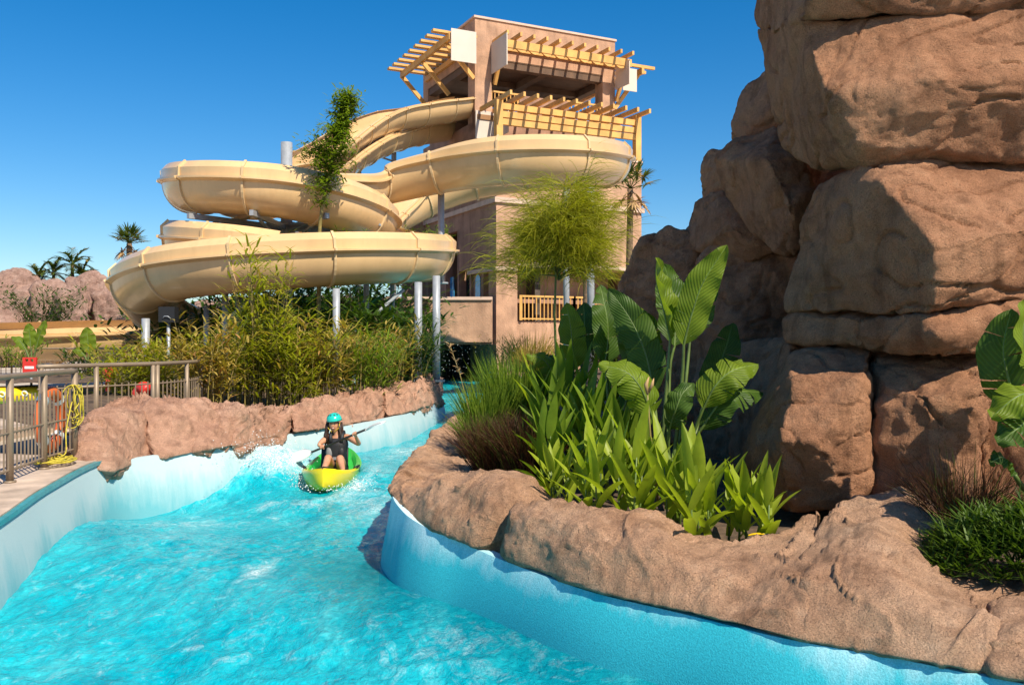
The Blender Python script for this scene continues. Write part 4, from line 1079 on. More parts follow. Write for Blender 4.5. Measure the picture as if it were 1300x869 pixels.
banana_leaf(b2, [bb, W(792, 560, 7.5), W(798, 520, 7.4)], Wp((800,500,7.3),(812,470,7.2),(826,452,7.2),(846,446,7.2)), .34, (-.1,-1,.5), 14, 'banana_dark', tears=5, fold=.2, droop=.5)
b3 = thing('banana_plant', W(720, 560, 10.2), 'banana plant with one upright sunlit leaf below the balcony', 'banana plant', 'banana plants')
b_ = W(728, 560, 10.2)
banana_leaf(b3, [b_, W(728, 520, 10.2), W(728, 480, 10.2)], Wp((728,470,10.2),(727,440,10.15),(724,412,10.15),(719,384,10.2)), .36, (-.3,-1,.15), 15, tears=4, fold=.15)
banana_leaf(b3, [b_, W(735, 520, 10.3), W(738, 470, 10.4)], Wp((739,455,10.4),(741,430,10.4),(742,408,10.4),(741,384,10.5)), .38, (-.5,-1,.15), 16, 'banana_dark', tears=2, fold=.25)
banana_leaf(b3, [b_, W(722, 540, 10.0), W(712, 505, 9.9)], Wp((708,492,9.85),(700,470,9.8),(688,455,9.8),(668,450,9.8)), .30, (-.2,-.6,.8), 17, tears=6, fold=.1, droop=.6)
banana_leaf(b3, [b_, W(724, 530, 10.1), W(722, 500, 10.1)], Wp((720,490,10),(712,470,10),(700,458,10),(690,452,10)), .28, (-.2,-.9,.5), 171, 'banana_dark', tears=4, fold=.1, droop=.5)
# right edge plant, mostly outside the frame, whose leaves shade the boulder
b4 = thing('banana_plant', W(1325, 650, 5.3), 'banana plant leaning in from the frame edge above the right hand grass', 'banana plant', 'banana plants')
b_ = W(1322, 650, 5.3)
banana_leaf(b4, [b_, W(1312, 590, 5.2), W(1300, 540, 5.2)], Wp((1292,520,5.15),(1280,480,5.1),(1274,440,5.1),(1284,392,5.1)), .32, (-.55,-.8,.2), 18, 'banana_dark', tears=3, fold=.2)
banana_leaf(b4, [b_, W(1318, 570, 5.1), W(1312, 490, 5.0)], Wp((1308,470,5.0),(1300,440,4.95),(1300,410,4.95),(1312,370,5.0)), .22, (.6,-.8,.2), 19, tears=2, fold=.3)
banana_leaf(b4, [b_, W(1318, 590, 5.0), W(1322, 540, 4.9)], Wp((1322,520,4.85),(1308,500,4.8),(1288,505,4.75),(1258,530,4.75)), .26, (.1,-.6,.9), 20, tears=6, fold=.1, droop=.5)
banana_leaf(b4, [b_, W(1318, 600, 5.0), W(1322, 570, 4.9)], Wp((1322,550,4.85),(1305,535,4.8),(1290,545,4.75),(1266,562,4.75)), .24, (.1,-.6,.9), 21, 'banana_dark', tears=6, fold=.1, droop=.5)
banana_leaf(b4, [b_, W(1330, 560, 5.1), W(1345, 480, 5.1)], Wp((1350,460,5.1),(1362,420,5.1),(1380,380,5.1),(1405,350,5.1)), .36, (-.2,-1,.2), 22, tears=3, fold=.2)
banana_leaf(b4, [b_, W(1340, 590, 5.0), W(1365, 540, 4.9)], Wp((1372,530,4.9),(1395,505,4.9),(1420,500,4.9),(1450,515,4.9)), .34, (.1,-.6,.9), 23, tears=6, fold=.1, droop=.5)
banana_leaf(b4, [b_, W(1300, 620, 5.1), W(1290, 606, 5.0)], Wp((1288,600,5.0),(1278,585,4.95),(1270,580,4.9),(1256,588,4.9)), .14, (.1,-.6,.9), 24, 'banana_dark', tears=3, fold=.1, droop=.5)

# lance-leaved lilies along the planter edge
def lily(c, h, nl, label, mat='canna', spread=.28, seed=0, wid=.055, group='lance leaved lilies in the planter', nst=None):
    rg = random.Random(seed); t = thing('lily_plant', c, label, 'lily plant', group)
    nst = nst or max(2, nl//6); k = 0
    for s in range(nst):
        an = rg.uniform(0, 6.28); off = Vector((math.cos(an), math.sin(an), 0))*rg.uniform(0, spread*.55)
        hh = h*rg.uniform(.65, 1.0); lean = Vector((off.x*.5, off.y*.5, 1)).normalized()
        b0 = Vector(c)+off
        mb = MB(); mb.tube([b0-Vector((0,0,.1)), b0+lean*hh*.62], [.011, .005], 6); mb.build('stem', M['stem'], t, smooth=True)
        m = max(4, round(nl/nst))
        for i in range(m):
            u = (i+.3)/m; a2 = an+i*2.4+rg.uniform(-.4, .4)
            out = .95-.72*u+rg.uniform(-.12, .18)
            d = Vector((math.cos(a2)*out, math.sin(a2)*out, 1.0))
            ln = h*rg.uniform(.42, .58)*(1.0-.18*abs(u-.55))
            mb = MB(); blade(mb, b0+lean*hh*.62*u*.98, d, ln, wid*rg.uniform(.8, 1.2)*(h/.7)**.5, rg.uniform(.2, 1.0)*(1.2-u), 7, .35, rg.uniform(-.5, .5), hint=(0, 0, 1))
            mb.build('leaf', M[mat], t, smooth=True)
lil = [
 ((748,640,6.05), .66, 18, 'yellow green lily with a drooping yellow leaf at the planter kerb', 'canna', 1),
 ((785,655,5.85), .80, 20, 'tall bright lily with upright leaves right behind the long kerb boulder', 'canna', 2),
 ((818,650,5.95), .66, 16, 'bright lily left of the largest banana stem', 'canna', 3),
 ((875,672,5.65), .80, 22, 'bright lily bending over the dip in the kerb', 'canna', 4),
 ((912,676,5.7), .60, 16, 'short lily just right of the banana stem by the kerb dip', 'canna', 5),
 ((962,676,5.55), .56, 18, 'lone bright lily by itself under the cliff with a yellow leaf at its foot', 'canna', 6),
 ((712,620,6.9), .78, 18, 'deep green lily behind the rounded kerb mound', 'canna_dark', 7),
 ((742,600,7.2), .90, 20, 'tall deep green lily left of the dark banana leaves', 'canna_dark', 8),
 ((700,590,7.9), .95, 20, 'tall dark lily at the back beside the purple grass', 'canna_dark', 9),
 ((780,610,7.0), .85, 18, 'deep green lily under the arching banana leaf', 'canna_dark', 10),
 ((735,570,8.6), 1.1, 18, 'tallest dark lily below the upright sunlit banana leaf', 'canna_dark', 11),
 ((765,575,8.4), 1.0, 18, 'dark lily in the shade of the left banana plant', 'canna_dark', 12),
 ((705,640,6.45), .55, 16, 'small lily leaning on the kerb mound', 'canna', 13),
 ((845,655,6.2), .60, 14, 'lily growing round the foot of the banana stem', 'canna_dark', 14),
 ((690,560,9.3), .9, 16, 'lily behind the purple grass near the river bend', 'canna', 15),
]
for (q, h, nl, lab, mt, sd) in lil:
    c = W(*q); c.z = max(.5, c.z-.06); lily(c, h*1.22, int(nl*1.2), lab, mt, seed=sd, wid=.075)
# yellow withered leaves
for i, (q, lab) in enumerate([((950,680,5.42), 'fallen yellow leaf under the lone lily')]):
    mb = MB(); c = W(*q); blade(mb, c, (1, -.3, .25), .14, .06, .6, 6, .3)
    tag(mb.build('fallen_leaf', M['yellow'], None, smooth=True, origin=c), lab, 'leaf')

# fine grasses: one mesh of blades per clump
def grass(name, c, h, rad, n, mat, label, cat, seed, wid=.008, spread=.9, droop=1.0, group=None, seg=5):
    rg = random.Random(seed); random.seed(seed); mb = MB(); c = Vector(c)
    for k in range(n):
        a = rg.uniform(0, 6.283); r = rad*.55*rg.random()**.6
        b0 = c+Vector((math.cos(a)*r, math.sin(a)*r, rg.uniform(-.06, .03)))
        a2 = a+rg.gauss(0, .7); o = spread*rg.random()**.8
        strap(mb, b0, (math.cos(a2)*o, math.sin(a2)*o, 1), h*rg.uniform(.6, 1.15), wid*rg.uniform(.6, 1.3), droop*rg.uniform(.4, 1.5), seg)
    o = mb.build(name, M[mat], None, smooth=True, origin=c)
    return tag(o, label, cat, group)
grass('fountain_grass', W(640, 600, 8.3), .62, .55, 2600, 'redgrass', 'purple brown fountain grass clump beside the river bend', 'fountain grass', 1, .007, .75, 1.0)
grass('fountain_grass', W(672, 596, 8.0), .6, .45, 1700, 'redgrass', 'dark purple fountain grass next to the tall lilies', 'fountain grass', 2, .007, .7, 1.0)
grass('ornamental_grass', W(618, 560, 9.6), .75, .35, 900, 'grass', 'bright green grass tuft at the river bend behind the purple grass', 'grass clump', 3, .012, .5, .7)
grass('ornamental_grass', W(655, 548, 9.9), .95, .5, 1200, 'grass', 'tall yellow green grass behind the purple grass', 'grass clump', 4, .013, .45, .6)
grass('ornamental_grass', W(605, 565, 9.3), .5, .25, 350, 'grass', 'small grass tuft leaning out over the river bend kerb', 'grass clump', 5, .011, .9, .9)
grass('fountain_grass', W(1222, 668, 5.4), .55, .4, 700, 'redgrass', 'dry purple grass arching in the shade under the right boulders', 'fountain grass', 6, .005, 1.1, 1.2)
def leafy_mound(name, c, rad, h, n, mat, label, cat, seed, ln=.16, wid=.015, group=None):
    """low spiky plant: tufts of short narrow leaves"""
    rg = random.Random(seed); mb = MB(); c = Vector(c)
    for k in range(n):
        a = rg.uniform(0, 6.283); r = rg.random()**.5
        p = c+Vector((math.cos(a)*r*rad[0], math.sin(a)*r*rad[1], h*(1-r*r)*rg.uniform(.35, 1.05)))
        a0 = rg.uniform(0, 6.28)
        for j in range(7):
            a2 = a0+j*.9; o = rg.uniform(.35, 1.3)
            blade(mb, p, (math.cos(a2)*o+math.cos(a)*r*.5, math.sin(a2)*o+math.sin(a)*r*.5, rg.uniform(.2, 1)), ln*rg.uniform(.6, 1.4), wid, rg.uniform(.2, .9), 3, .2)
    o = mb.build(name, M[mat], None, smooth=True, origin=c); return tag(o, label, cat, group)
lily(W(728, 585, 8.0)-Vector((0,0,.1)), 1.15, 22, 'broad dark lily filling the back of the bed behind the kerb mound', 'canna_dark', seed=51, wid=.085)
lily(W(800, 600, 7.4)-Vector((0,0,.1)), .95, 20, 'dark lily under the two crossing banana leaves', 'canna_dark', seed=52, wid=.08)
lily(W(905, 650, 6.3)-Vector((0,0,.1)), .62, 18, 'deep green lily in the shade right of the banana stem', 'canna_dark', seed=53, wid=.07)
leafy_mound('ground_cover_plant', W(1265, 722, 4.85), (.44, .40), .34, 330, 'spiky', 'low spiky green plant spilling over the kerb near the frame edge', 'low plant', 7)
leafy_mound('ground_cover_plant', W(1350, 715, 4.7), (.5, .4), .38, 260, 'spiky', 'low spiky green plant half cut by the frame edge', 'low plant', 8)

# bamboo-like bushes of the left bank
def bamboo(c, h, rad, nst, nleaf, label, mat, seed, ln=.22, wid=.022, group='bamboo bushes on the left bank', lean=.35, name='bamboo_bush', cat='bamboo bush', stem='cane', low=.12, top_bias=.8, sr=.012):
    rg = random.Random(seed); c = Vector(c); t = thing(name, c, label, cat, group)
    sm = MB(); lm = MB(); stems = []
    for s in range(nst):
        a = rg.uniform(0, 6.283); r = rad*.5*rg.random()**.5; b0 = c+Vector((math.cos(a)*r, math.sin(a)*r, -.1))
        a2 = a+rg.gauss(0, .5); o = lean*rg.random()**.7*rad; hh = h*rg.uniform(.55, 1.0)
        pts = [b0+Vector((math.cos(a2)*o*u*u*1.8, math.sin(a2)*o*u*u*1.8, hh*u*(1-.10*u))) for u in np.linspace(0, 1, 7)]
        stems.append(pts); sm.tube(pts, [sr*(1-.13*i) for i in range(7)], 4, cap=False)
    sm.build('stems', M[stem], t, smooth=True)['kind'] = 'stuff'
    for k in range(nleaf):
        pts = stems[rg.randrange(nst)]; u = low+(1-low)*rg.random()**top_bias; x = u*6; i = min(5, int(x)); p = pts[i].lerp(pts[i+1], x-i)
        a = rg.uniform(0, 6.283); q = rg.random()*rad*.38*(1.15-.55*u)
        p = p+Vector((math.cos(a)*q, math.sin(a)*q, rg.uniform(-.10, .12)*h*.5))
        a2 = a+rg.gauss(0, .8)
        blade(lm, p, (math.cos(a2), math.sin(a2), rg.uniform(-.2, 1.0)), ln*rg.uniform(.6, 1.3), wid*rg.uniform(.7, 1.25), rg.uniform(.4, 1.6), 3, .15)
    lm.build('foliage', M[mat], t, smooth=True)['kind'] = 'stuff'
    return t
zb = .85
bl = [
 ((160,497,14.6), 74, 1.1, 26, 900, 'yellow green bamboo bush beside the curved fence end', 'bamboo', .2),
 ((188,500,15.2), 78, .9, 20, 700, 'straw yellow grass bush right of the fence end', 'bamboo_dry', .2),
 ((228,505,14.6), 92, 1.0, 26, 1000, 'green bamboo bush between the fence and the tall dry stems', 'bamboo', .2),
 ((262,512,13.9), 118, .85, 30, 1100, 'dry straw coloured bamboo clump standing behind the kerb rock', 'bamboo_dry', .2),
 ((300,508,14.8), 100, 1.0, 26, 1200, 'olive bamboo bush left of the tallest plume', 'bamboo', .2),
 ((335,514,14.9), 168, .95, 30, 1500, 'tallest bamboo plume reaching up over the lowest slide loop', 'bamboo', .26),
 ((372,515,15.0), 132, 1.2, 34, 1700, 'broad yellow green bamboo right behind the kerb boulders', 'bamboo', .24),
 ((405,506,15.6), 110, 1.0, 30, 1300, 'golden bamboo at the foot of the thick column', 'bamboo_dry', .24),
 ((455,500,16.4), 92, 1.25, 30, 1500, 'fresh green feathery bush right of the thick column', 'bush', .26),
 ((487,488,18.0), 84, 1.0, 24, 900, 'dry golden bush beside the feathery green one', 'bamboo_dry', .24),
 ((518,486,19.2), 86, 1.1, 26, 1100, 'dark green bush against the kerb rocks at the river bend', 'dark_bush', .24),
 ((312,500,17.5), 106, 1.2, 30, 1300, 'green bamboo behind the tallest plume', 'bush', .24),
]
for i, (q, hp, rad, ns, nl, lab, mt, ln) in enumerate(bl):
    c = W(*q); c.z = max(min(c.z, 1.05), .75); bamboo(c, hp/1011*q[2]*(1.42 if i == 5 else 1.12), rad*(.7 if i == 5 else .85), ns, int(nl*.8), lab, mt, 100+i, ln*1.35, .038 if mt != 'bush' else .028)
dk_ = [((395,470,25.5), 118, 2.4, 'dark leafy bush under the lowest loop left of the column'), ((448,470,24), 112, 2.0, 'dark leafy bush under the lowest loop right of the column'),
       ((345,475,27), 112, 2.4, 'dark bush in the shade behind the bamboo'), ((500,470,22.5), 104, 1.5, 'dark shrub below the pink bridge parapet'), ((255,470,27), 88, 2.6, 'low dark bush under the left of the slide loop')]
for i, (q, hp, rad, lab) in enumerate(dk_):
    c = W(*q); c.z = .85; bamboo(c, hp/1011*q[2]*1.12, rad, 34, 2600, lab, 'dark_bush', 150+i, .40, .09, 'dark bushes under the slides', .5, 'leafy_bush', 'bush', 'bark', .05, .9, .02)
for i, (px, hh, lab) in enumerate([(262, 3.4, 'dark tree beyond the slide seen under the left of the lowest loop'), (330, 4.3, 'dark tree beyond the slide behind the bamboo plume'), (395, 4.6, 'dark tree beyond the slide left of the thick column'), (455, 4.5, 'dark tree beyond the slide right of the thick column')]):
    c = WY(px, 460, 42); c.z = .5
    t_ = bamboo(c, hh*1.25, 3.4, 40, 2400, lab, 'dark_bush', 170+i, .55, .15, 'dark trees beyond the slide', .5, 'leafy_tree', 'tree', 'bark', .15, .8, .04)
# tall slim tree growing up through the slide loops
YT = 26.35
c = WY(405, 470, YT); c.z = .8
tt = thing('slim_tree', c, 'tall slim leafy tree rising in front of the middle slide loop', 'tree')
rg = random.Random(77)
trunk = [Vector((c.x, YT, .7)), WY(405, 330, YT), WY(408, 270, YT-.1), WY(420, 210, YT-.2), WY(433, 160, YT-.2), WY(446, 112, YT-.2)]
TC = [Vector(p) for p in catmull(trunk, 40)]
mb = MB(); mb.tube(TC, [.075*(1-.022*i) for i in range(40)], 8); mb.build('trunk', M['cane'], tt, smooth=True)
lm = MB(); bmx_ = MB()
for k in range(150):
    u = .42+.56*rg.random()**.85; p = TC[min(39, int(u*39))]; a = rg.uniform(0, 6.283)
    wd = (.30+.16*math.sin(u*31)+.62*math.exp(-((u-.62)/.13)**2)+.18*math.exp(-((u-.93)/.05)**2))
    ln = wd*rg.uniform(.3, 1.0); tip = p+Vector((math.cos(a)*ln, math.sin(a)*ln*.8-.12, rg.uniform(.0, .8)*ln))
    bmx_.tube([p, p.lerp(tip, .5)+Vector((0, 0, .04)), tip], [.014, .01, .004], 4, cap=False)
    for j in range(30):
        q = p.lerp(tip, rg.uniform(.15, 1.05))+Vector((rg.gauss(0, .09), rg.gauss(0, .09), rg.gauss(0, .09)))
        a2 = rg.uniform(0, 6.283)
        blade(lm, q, (math.cos(a2), math.sin(a2), rg.uniform(-.6, .8)), rg.uniform(.12, .25), .05, .8, 3, .15)
for k in range(2):
    side = TC[24].lerp(TC[26], .5); tip = WY(394-8*k, 188+10*k, YT-.3)
    bmx_.tube([side, side.lerp(tip, .6)+Vector((0, 0, .1)), tip], [.016, .012, .005], 4, cap=False)
    for j in range(170):
        q = side.lerp(tip, rg.uniform(.3, 1.05))+Vector((rg.gauss(0, .13), rg.gauss(0, .1), rg.gauss(0, .13))); a2 = rg.uniform(0, 6.283)
        blade(lm, q, (math.cos(a2), math.sin(a2), rg.uniform(-.6, .8)), rg.uniform(.12, .22), .045, .8, 3, .15)
bmx_.build('limbs', M['cane'], tt, smooth=True)['kind'] = 'stuff'
lm.build('crown', M['bush'], tt, smooth=True)['kind'] = 'stuff'
bamboo(W(438, 300, 24.0)-Vector((0,0,.35)), .75, .7, 12, 260, 'tuft of leaves showing above the lowest loop near the slim tree', 'bush', 180, .2, .03, 'leaf tufts above the lowest slide loop', .6, 'leaf_tuft', 'leaf tuft', 'cane')
bamboo(W(322, 303, 24.0)-Vector((0,0,.35)), .8, .9, 14, 320, 'yellow green tuft above the lowest loop left of the mast', 'bamboo', 181, .24, .03, 'leaf tufts above the lowest slide loop', .6, 'leaf_tuft', 'leaf tuft', 'cane')
bamboo(W(540, 300, 29.5)-Vector((0,0,.35)), 1.0, 1.1, 16, 380, 'bright green tuft above the right end of the lowest loop', 'bush', 182, .26, .03, 'leaf tufts above the lowest slide loop', .6, 'leaf_tuft', 'leaf tuft', 'cane')
# weeping yellow green tree in front of the tower
c = WY(708, 470, 20.5); c.z = .6
wt = thing('weeping_tree', c, 'weeping tree with fine yellow green foliage in front of the tower', 'tree')
rg = random.Random(8); top = WY(712, 250, 20.5)
mb = MB(); mb.tube([Vector(c), WY(704, 400, 20.5), WY(706, 340, 20.5), WY(712, 290, 20.5)], [.03, .028, .024, .02], 8); mb.build('trunk', M['stem'], wt, smooth=True)
lb = MB(); lf = MB()
ctr = WY(714, 322, 20.5)
for k in range(135):
    a = rg.uniform(0, 6.283); el = rg.uniform(-.55, 1.35); rr = rg.uniform(.35, 1.22)
    rr *= 1.28 if k % 9 == 0 else 1
    R0 = Vector((math.cos(a)*math.cos(el)*1.30, math.sin(a)*math.cos(el)*1.2, math.sin(el)*1.62))*rr
    st = WY(709, 345, 20.5)+Vector((0, 0, rg.uniform(-.2, .8)))
    tip = ctr+R0
    md = st.lerp(tip, .55)+Vector((0, 0, .22)); lb.tube([st, md, tip], [.018, .01, .003], 4, cap=False)
    for j in range(62 if k%2 else 90):
        u = rg.uniform(.2, 1.0); q = (st.lerp(md, u*2) if u < .5 else md.lerp(tip, u*2-1))+Vector((rg.gauss(0, .09), rg.gauss(0, .09), rg.gauss(0, .09)))
        a2 = a+rg.gauss(0, .8); random.seed(k*1000+j)
        strap(lf, q, (math.cos(a2), math.sin(a2), rg.uniform(-.3, .9)), rg.uniform(.35, 1.1)*(1.15 if k%3 else .7), rg.uniform(.008, .014), rg.uniform(.9, 2.9), 5)
lb.build('limbs', M['stem'], wt, smooth=True)['kind'] = 'stuff'
lf.build('crown', M['weeping'], wt, smooth=True)['kind'] = 'stuff'

# palms
def frond(t, o, az, el, ln, mat, droop, seed, nlf=22, lw=.05, ll=.5):
    rg = random.Random(seed); mb = MB(); d = Vector((math.cos(az)*math.cos(el), math.sin(az)*math.cos(el), math.sin(el)))
    p = Vector(o); pts = [p.copy()]; n = 10
    for i in range(n):
        p = p+d*(ln/n); pts.append(p.copy()); d = (d+Vector((0, 0, -droop/n*(.5+i/n)))).normalized()
    mb.tube(pts, [.03*ln/1.6*(1-i/(n+1))+.004 for i in range(n+1)], 5)
    side = Vector((-math.sin(az), math.cos(az), 0))
    for k in range(nlf):
        u = .18+.80*k/nlf; x = u*n; i = min(n-1, int(x)); q = pts[i].lerp(pts[i+1], x-i); t_ = (pts[i+1]-pts[i]).normalized()
        for s in (-1, 1):
            blade(mb, q, t_*.8+side*s*.85+Vector((0, 0, rg.uniform(-.1, .3))), ll*(1-.5*abs(u-.45))*rg.uniform(.85, 1.1), lw, rg.uniform(.4, 1.0), 3, .2)
    mb.build('frond', M[mat], t, smooth=True)
def fan_frond(t, o, az, el, ln, mat, seed, rad, nseg=18, droop=.6):
    rg = random.Random(seed); mb = MB(); d = Vector((math.cos(az)*math.cos(el), math.sin(az)*math.cos(el), math.sin(el)))
    e = Vector(o)+d*ln; mb.tube([Vector(o), Vector(o)+d*ln*.5+Vector((0,0,.03)), e], [.025, .02, .014], 5)
    side = Vector((-math.sin(az), math.cos(az), 0)); 
    for k in range(nseg):
        a = (k/(nseg-1)-.5)*4.2
        dd = d*math.cos(a)+side*math.sin(a)
        blade(mb, e, dd+Vector((0, 0, rg.uniform(-.05, .15))), rad*rg.uniform(.85, 1.1), rad*.13, droop*rg.uniform(.6, 1.3), 4, .25)
    mb.build('frond', M[mat], t, smooth=True)
def palm(c, h, label, seed, fan, nfr=14, rad=.9, lean=0, dead=0, tr_=.14, group='palm trees'):
    rg = random.Random(seed); c = Vector(c); t = thing('palm_tree', c, label, 'palm tree', group)
    top = c+Vector((lean, 0, h)); mb = MB(); pts = [c-Vector((0,0,.2)), c.lerp(top, .35), c.lerp(top, .7)+Vector((lean*.1, 0, 0)), top]
    mb.tube([Vector(p) for p in catmull(pts, 9)], [tr_*(1.15-.05*i) for i in range(9)], 9); mb.build('trunk', M['bark'], t, smooth=True)
    for k in range(nfr):
        az = k*2.4+rg.uniform(-.3, .3); el = 1.25-1.5*(k/nfr)+rg.uniform(-.12, .12)
        mt = 'palm'
        if k >= nfr-dead: mt = 'straw'; el = -.9
        if fan: fan_frond(t, top, az, el, rad*.75, mt, seed*50+k, rad*.75, 16)
        else: frond(t, top, az, max(el, -.2), rad*1.9, mt, 1.5, seed*50+k, 20, rad*.10, rad*.75)
c = WY(162, 425, 52); c.z = .5
palm(c, WY(162, 309, 52).z-.5, 'lone fan palm against the sky above the distant pink cliff', 11, True, 22, .88, .1, 5, .2)
for i, (px, py, lab) in enumerate([(48, 345, 'leftmost low palm on top of the distant pink cliff'), (68, 340, 'second low palm of the cluster on the distant pink cliff'), (92, 328, 'tallest palm of the cluster on the distant pink cliff'), (104, 342, 'rightmost low palm of the cluster on the distant pink cliff')]):
    p = WY(px, 372, 62.5); palm(p, WY(px, py+8, 62.5).z-p.z, lab, 20+i, False, 13, (.66 if i != 2 else .8), 0, 0, .13)
p = WY(797, 460, 37.5); p.z = .5
palm(p, WY(797, 240, 37.5).z-.5, 'palm with a skirt of dead fronds at the right corner of the tower', 31, True, 14, .95, .1, 4, .16)
p = WY(742, 460, 33); p.z = .5
palm(p, WY(742, 238, 33).z-.5, 'palm peeping out above the weeping tree', 32, True, 12, .75, .1, 0, .1)
# pale fan leaves low behind the bend
fp = thing('fan_palm', WY(700, 520, 12.0), 'low palm with pale yellow green pleated fan leaves behind the lilies', 'palm')
for k, (a, el) in enumerate(((3.4, .5), (2.6, .75), (4.2, .6), (1.2, .8), (5.2, .7))):
    fan_frond(fp, WY(704, 510, 12.0), a, el, .45, 'fan', 60+k, .40, 14, .5)
# stalk with a seed head leaning out over the water
rs = thing('reed_stalk', W(612, 565, 9.4), 'thin reed stalk with a seed head leaning out in front of the tunnel', 'reed')
mb = MB(); mb.tube(Wp((606,560,9.4),(594,515,9.4),(584,475,9.4),(572,440,9.4)), [.008,.006,.005,.003], 5); mb.build('stalk', M['cane'], rs, smooth=True)
mb = MB(); random.seed(4)
for k in range(40):
    u = random.random(); q = W(584, 475, 9.4).lerp(W(570, 436, 9.4), u); strap(mb, q, (random.uniform(-1, 1), random.uniform(-1, 1), random.uniform(.2, 1)), .07, .008, .5, 3)
mb.build('seed_head', M['straw'], rs, smooth=True)
# bushes far left and round the exit chute
bamboo(WY(55, 408, 44) - Vector((0,0,.3)), 2.4, 1.5, 30, 1500, 'dark green shrub in front of the distant pink cliff', 'dark_bush', 190, .3, .07, 'shrubs by the exit chute', .6, 'leafy_bush', 'bush', 'bark', .0, .9, .02)
bamboo(WY(20, 462, 27), 1.0, .9, 20, 500, 'low shrub behind the far fence under the exit chute', 'bush', 191, .25, .04, 'shrubs by the exit chute', .6, 'leafy_bush', 'bush', 'bark', .0, .9, .02)
bamboo(WY(120, 470, 24), .8, .9, 20, 500, 'low shrub between the two fences', 'dark_bush', 192, .25, .04, 'shrubs by the exit chute', .6, 'leafy_bush', 'bush', 'bark', .0, .9, .02)
def small_banana(c, leaves, label):
    t = thing('banana_plant', c, label, 'banana plant', 'young banana plants by the exit chute')
    for i, (p0, mid, w_, hint, mt) in enumerate(leaves): banana_leaf(t, [Vector(c), p0], mid, w_, hint, 300+i, mt, tears=1, fold=.2, rib=.018)
Yb = 23.6
def Y_(*a): return [WY(px, py, Yb) for px, py in a]
c = WY(40, 470, Yb)
small_banana(c, [(WY(40, 450, Yb), Y_((39,440),(38,428),(37,418),(37,410)), .32, (.2,-1,0), 'banana'), (WY(44, 450, Yb), Y_((46,442),(49,430),(53,418),(59,406)), .30, (-.3,-1,0), 'banana'), (WY(36, 452, Yb), Y_((33,444),(28,436),(22,430),(14,428)), .22, (.1,-.8,.6), 'banana')], 'young banana plant with upright leaves in front of the exit chute')
c = WY(112, 472, Yb)
small_banana(c, [(WY(112, 455, Yb), Y_((112,448),(112,438),(111,426),(110,415)), .40, (.2,-1,0), 'banana'), (WY(110, 458, Yb), Y_((108,452),(102,446),(98,444),(92,446)), .22, (.1,-.8,.6), 'banana')], 'young banana plant with one round upright leaf below the slide loop')
# dry weeds and small plants at the tower foot
grass('ornamental_grass', WY(672, 470, 36), 1.6, 1.2, 500, 'bamboo_dry', 'dry weeds growing at the foot of the tower under the balcony', 'grass clump', 41, .03, .8, .8)
grass('ornamental_grass', WY(760, 465, 34), 1.6, 1.3, 500, 'bush', 'green weeds under the balcony behind the column', 'grass clump', 42, .03, .8, .8)
bamboo(WY(775, 460, 26), 1.6, 1.2, 24, 900, 'leafy bush beside the cliff behind the dark banana leaves', 'dark_bush', 43, .3, .06, None, .6, 'leafy_bush', 'bush', 'bark', .0, .9, .02)
bamboo(WY(640, 470, 37), 1.8, 1.1, 24, 600, 'thin dry shrub at the tower corner by the water', 'bamboo_dry', 44, .25, .03, None, .6, 'leafy_bush', 'bush', 'bark', .0, .9, .02)
# ------------------------------------------------------------------ fences
def fence(label, path, z0, zr, posts, bal, zb_, rails, rr=.032, pr=.033, thick_rail=True, br=.009, group=None):
    P = resample(np.array(catmull([Vector((x, y, 0)) for x, y in path], 120)), 200)
    S = np.r_[0, np.cumsum(np.linalg.norm(np.diff(P[:, :2], axis=0), axis=1))]; ln = S[-1]
    def at(s, z): return Vector((np.interp(s, S, P[:, 0]), np.interp(s, S, P[:, 1]), z))
    t = thing('metal_fence', at(0, z0), label, 'fence', group)
    ss = np.linspace(0, ln, 40)
    mb = MB(); mb.tube([at(s, zr) for s in ss], rr, 10); mb.build('top_rail', M['fence'], t, smooth=True)
    for z in rails:
        mb = MB(); mb.tube([at(s, z) for s in ss], .013, 6); mb.build('lower_rail', M['fence'], t, smooth=True)
    for s in posts:
        if s < 0 or s > ln: continue
        mb = MB(); mb.tube([at(s, z0), at(s, zr-.02)], pr, 10); o = mb.build('post', M['fence'], t, smooth=True)
    me = None; n = int(ln/bal)
    for k in range(min(n, 290)):
        s = (k+.5)*ln/n
        if me is None:
            mb = MB(); mb.tube([Vector((0, 0, z0+.10)), Vector((0, 0, zb_))], br, 5); o = mb.build('baluster', M['fence'], t); me = o.data
            # shared mesh: stored relative to the thing, moved by the object's location
            q = at(s, 0); o.location = (q.x, q.y, 0)
        else:
            o = bpy.data.objects.new('baluster', me); COL.objects.link(o); o.parent = t
            q = at(s, 0); o.location = (q.x, q.y, 0)
    return t, at, ln
pA = [G(x, y, .6) for x, y in ((15, 612), (58, 595), (96, 583))]
dA = (pA[0]-pA[1]).normalized()
pth = [tuple((pA[0]+Vector((.30, -3.0, 0)))[:2]), tuple((pA[0]+Vector((.17, -1.4, 0)))[:2])] + [tuple(p[:2]) for p in pA]
t1, at1, ln1 = fence('near bronze metal fence with an orange life ring hung on it', pth, .607, 1.66, [], .105, 1.46, (1.10, .73))
for s in (ln1-.03, ln1-.86, ln1-1.83, ln1-2.85, ln1-3.9):
    mb = MB(); mb.tube([at1(s, .607), at1(s, 1.64)], .036, 12); mb.tube([at1(s, .607), at1(s, .625)], .06, 12); mb.build('post', M['fence'], t1, smooth=True)
